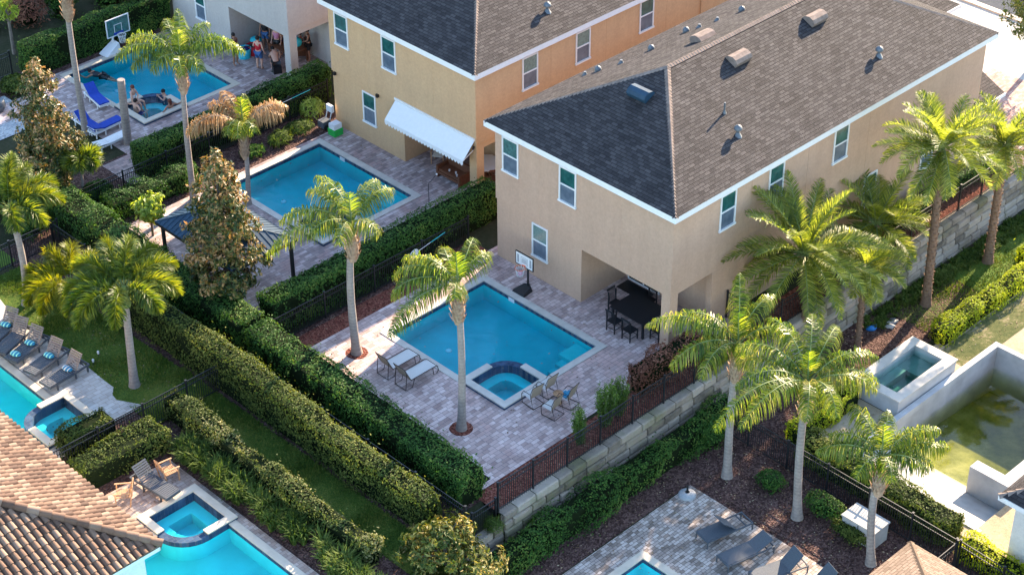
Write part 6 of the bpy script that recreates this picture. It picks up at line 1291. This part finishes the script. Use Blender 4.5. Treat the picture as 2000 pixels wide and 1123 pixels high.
SWIM = dict(pel=(0, -.55, .06), sp=(0, -.36, .07), ch=(0, -.18, .09), nk=(0, 0, .14), hd=(0, .08, .20), top=(0, .12, .28), shL=(-.17, -.06, .10), shR=(.17, -.06, .10), elL=(-.36, .12, .02), wrL=(-.28, .38, .03), hnL=(-.25, .46, .03), elR=(.36, .1, .02), wrR=(.30, .36, .03), hnR=(.27, .44, .03),
            hiL=(-.1, -.6, .05), knL=(-.12, -1.0, -.05), anL=(-.12, -1.4, -.1), toL=(-.12, -1.55, -.1), hiR=(.1, -.6, .05), knR=(.12, -1.0, -.12), anR=(.12, -1.38, -.25), toR=(.12, -1.52, -.28))
q = at(178, 138); person('dark-haired swimmer at the far end of the rippled pool', (q[0], q[1], -.26), fc(165), SWIM, 'skindk', shorts='black', shirt='black')
q = at(508, 137); person('man in red tank top and blue shorts standing on the patio, back to camera', (q[0], q[1], .03), fc(70), dict(elL=(-.26, .02, 1.16), wrL=(-.22, .24, 1.10), hnL=(-.2, .31, 1.11)), 'skin', shirt='red', shorts='denim', scale=1.04)
q = at(461, 128); person('curly-haired person in plaid top half hidden by a palm frond', (q[0], q[1], .03), fc(-40), None, 'skindk', shirt='plaid', shorts='black', hairlong=True)
q = at(533, 122); person('fair person facing the man in the red tank top', (q[0]+.5, q[1]+.2, .03), fc(250), None, 'skin', 'hairred', shirt='pink', shorts='black')
CR_ = dict(pel=(0, -.12, .50), sp=(0, .02, .66), ch=(0, .20, .80), nk=(0, .36, .90), hd=(0, .45, .95), top=(0, .52, 1.01), shL=(-.17, .27, .86), shR=(.17, .27, .86), elL=(-.22, .42, .60), wrL=(-.12, .58, .45), hnL=(-.09, .64, .42), elR=(.22, .42, .60), wrR=(.12, .58, .45), hnR=(.09, .64, .42),
            hiL=(-.1, -.1, .47), knL=(-.16, .32, .50), anL=(-.14, .2, .08), toL=(-.15, .36, .035), hiR=(.1, -.1, .47), knR=(.16, .32, .50), anR=(.14, .2, .08), toR=(.15, .36, .035), face=(0, .8, -.5))
q = at(540, 140); person('shirtless person bending forward on a low seat beside the porch column', (q[0], q[1], .03), fc(110), CR_, 'skin', shorts='black')
b = MB(); b.box(-.2, .2, -.35, .05, 0, .38); o = b.build('low_stool', 'black'); o.location = (q[0], q[1], .03); o.rotation_euler = (0, 0, fc(110)); tag(o, 'low black stool under the bending shirtless person', 'stool')
q = at(520, 100); person('dark-haired person in black top at the patio table behind the red tank top', (q[0]+.1, q[1]+.1, .03), fc(260), None, 'skindk', 'hair', shirt='black', shorts='denim')
q = at(548, 112); person('fair person in white top between the table and the porch column', (q[0]+.2, q[1]+.2, .03), fc(220), None, 'skin', 'hair', shirt='cream', shorts='navy', hairlong=True)
q = at(566, 122); person('seated person in red at the brown patio table', (q[0]+.9, q[1]+.2, .36), fc(180), SIT, 'skin', shirt='red', shorts='navy')
b = MB(); b.box(-.22, .22, -.2, .24, 0, .36); b.box(-.22, .22, -.24, -.2, 0, .85); o = b.build('patio_chair', 'brownwood'); o.location = (q[0]+.9, q[1]+.2, .03); o.rotation_euler = (0, 0, fc(180)); tag(o, 'brown patio chair under the seated person in red', 'chair')
q = at(604, 128); person('person in dark clothes standing in the porch side opening', (q[0]+.3, q[1]+.35, .03), fc(200), dict(elL=(-.24, .1, 1.2), wrL=(-.12, .3, 1.12), hnL=(-.06, .34, 1.12), elR=(.24, .1, 1.2), wrR=(.12, .3, 1.12), hnR=(.06, .34, 1.12)), 'skindk', shirt='black', shorts='black')
v_ = np.array([-math.sin(fc(200)), math.cos(fc(200))])*.52; b = MB(); b.sphere((0, 0, 0), .25, 14); o = b.build('play_ball', 'cyan'); o.location = (q[0]+.3+v_[0]*1.05, q[1]+.35+v_[1]*1.05, 1.13); tag(o, 'large cyan ball held by the person in dark clothes', 'ball')
# ------------------------------------------------------------------ small litter: grass blades, fallen leaves
def inpoly(P_, poly):
    c = np.zeros(len(P_), bool); j = len(poly)-1
    for i in range(len(poly)):
        xi, yi = poly[i]; xj, yj = poly[j]
        c ^= ((yi > P_[:, 1]) != (yj > P_[:, 1])) & (P_[:, 0] < (xj-xi)*(P_[:, 1]-yi)/(yj-yi+1e-12)+xi); j = i
    return c
def grass_cloud(rects, n_, z, poly=None, h=.07):
    b = MB(); A = np.array([(r[1]-r[0])*(r[3]-r[2]) for r in rects]); 
    for r, a in zip(rects, A):
        k = int(n_*a/A.sum()); C_ = np.stack([rng.uniform(r[0], r[1], k), rng.uniform(r[2], r[3], k), np.full(k, z)], 1)
        if poly: C_ = C_[inpoly(C_, poly)]
        k = len(C_); az = rng.uniform(0, 2*pi, k); o = np.stack([np.cos(az), np.sin(az), np.zeros(k)], 1); s_ = np.stack([-np.sin(az), np.cos(az), np.zeros(k)], 1)*.02
        clump = np.clip(.6+lump(C_, 5, 1.1), .2, 1.4)[:, None]; t_ = C_+o*.05+np.array([0, 0, 1])*h*clump*rng.uniform(.5, 1.3, k)[:, None]
        b.add(np.stack([C_-s_, C_+s_, t_+s_*.2, t_-s_*.2], 1).reshape(-1, 3), np.arange(k*4).reshape(-1, 4))
    return b
MT['turf'] = leaf('turf_blades', [(.1, (.042, .085, .014)), (.5, (.09, .15, .022)), (.9, (.20, .21, .045))], .3, None, .7, .1)
tag(grass_cloud([(-15.5, -14.0, -3, 10.3), (-16.9, -14.0, 10.3, 12.5)], 34000, .018).build('strip_grass', 'turf'), 'short mown grass of the narrow strip lawn between the hedges', 'grass', None, 'stuff')
tag(grass_cloud([(-17.7, -14.05, 11.2, 23)], 34000, .022, lawnpoly).build('lawn_grass', 'turf'), 'short mown grass of the left lawn under the foxtail palms', 'grass', None, 'stuff')
tag(grass_cloud([(10.5, 20, -4.9, -2.7)], 9000, ZL+.012).build('lower_grass', 'turf'), 'short grass at the foot of the stone wall by the golden hedge', 'grass', None, 'stuff')
b = MB(); P_ = []
for r, k, z in (((-10.1, 0, -.6, 10), 130, .036), ((-14, 1, -4.4, -3.6), 160, ZL+.012), ((-3.6, .2, -13, -4.5), 420, ZL+.012), ((-11, -3.7, -9, -4.6), 120, ZL+.036), ((-10.9, 0, -2, -.9), 260, .018), ((-10.3, -.2, 10.05, 11), 130, .018), ((-14.2, -13.2, -1, 12), 160, .012), ((-20, -17.7, 6.6, 8.3), 50, .036), ((1.5, 12, -5.2, -2.6), 320, ZL+.012), ((2, 20, -7.4, -6.3), 200, ZL+.03), ((-4, 2, 12.7, 22), 90, .036), ((-17.7, -15.4, -2, 10), 200, .012), ((-16.5, -14.5, 11.5, 21), 90, .05)):
    P_.append(np.stack([rng.uniform(r[0], r[1], k), rng.uniform(r[2], r[3], k), np.full(k, z+.012)], 1))
P_ = np.concatenate(P_); leaves(b, P_, np.tile([0, 0, 1.], (len(P_), 1)), .085, 0, .5, .35)
MT['litterleaf'] = leaf('fallen_leaves', [(.1, (.08, .045, .025)), (.5, (.20, .13, .07)), (.9, (.38, .30, .2))], .1, (1, 1, 1, 1), .8, .1)
tag(b.build('fallen_leaves', 'litterleaf'), 'scattered fallen dry leaves on paving and mulch', 'leaves', None, 'stuff')
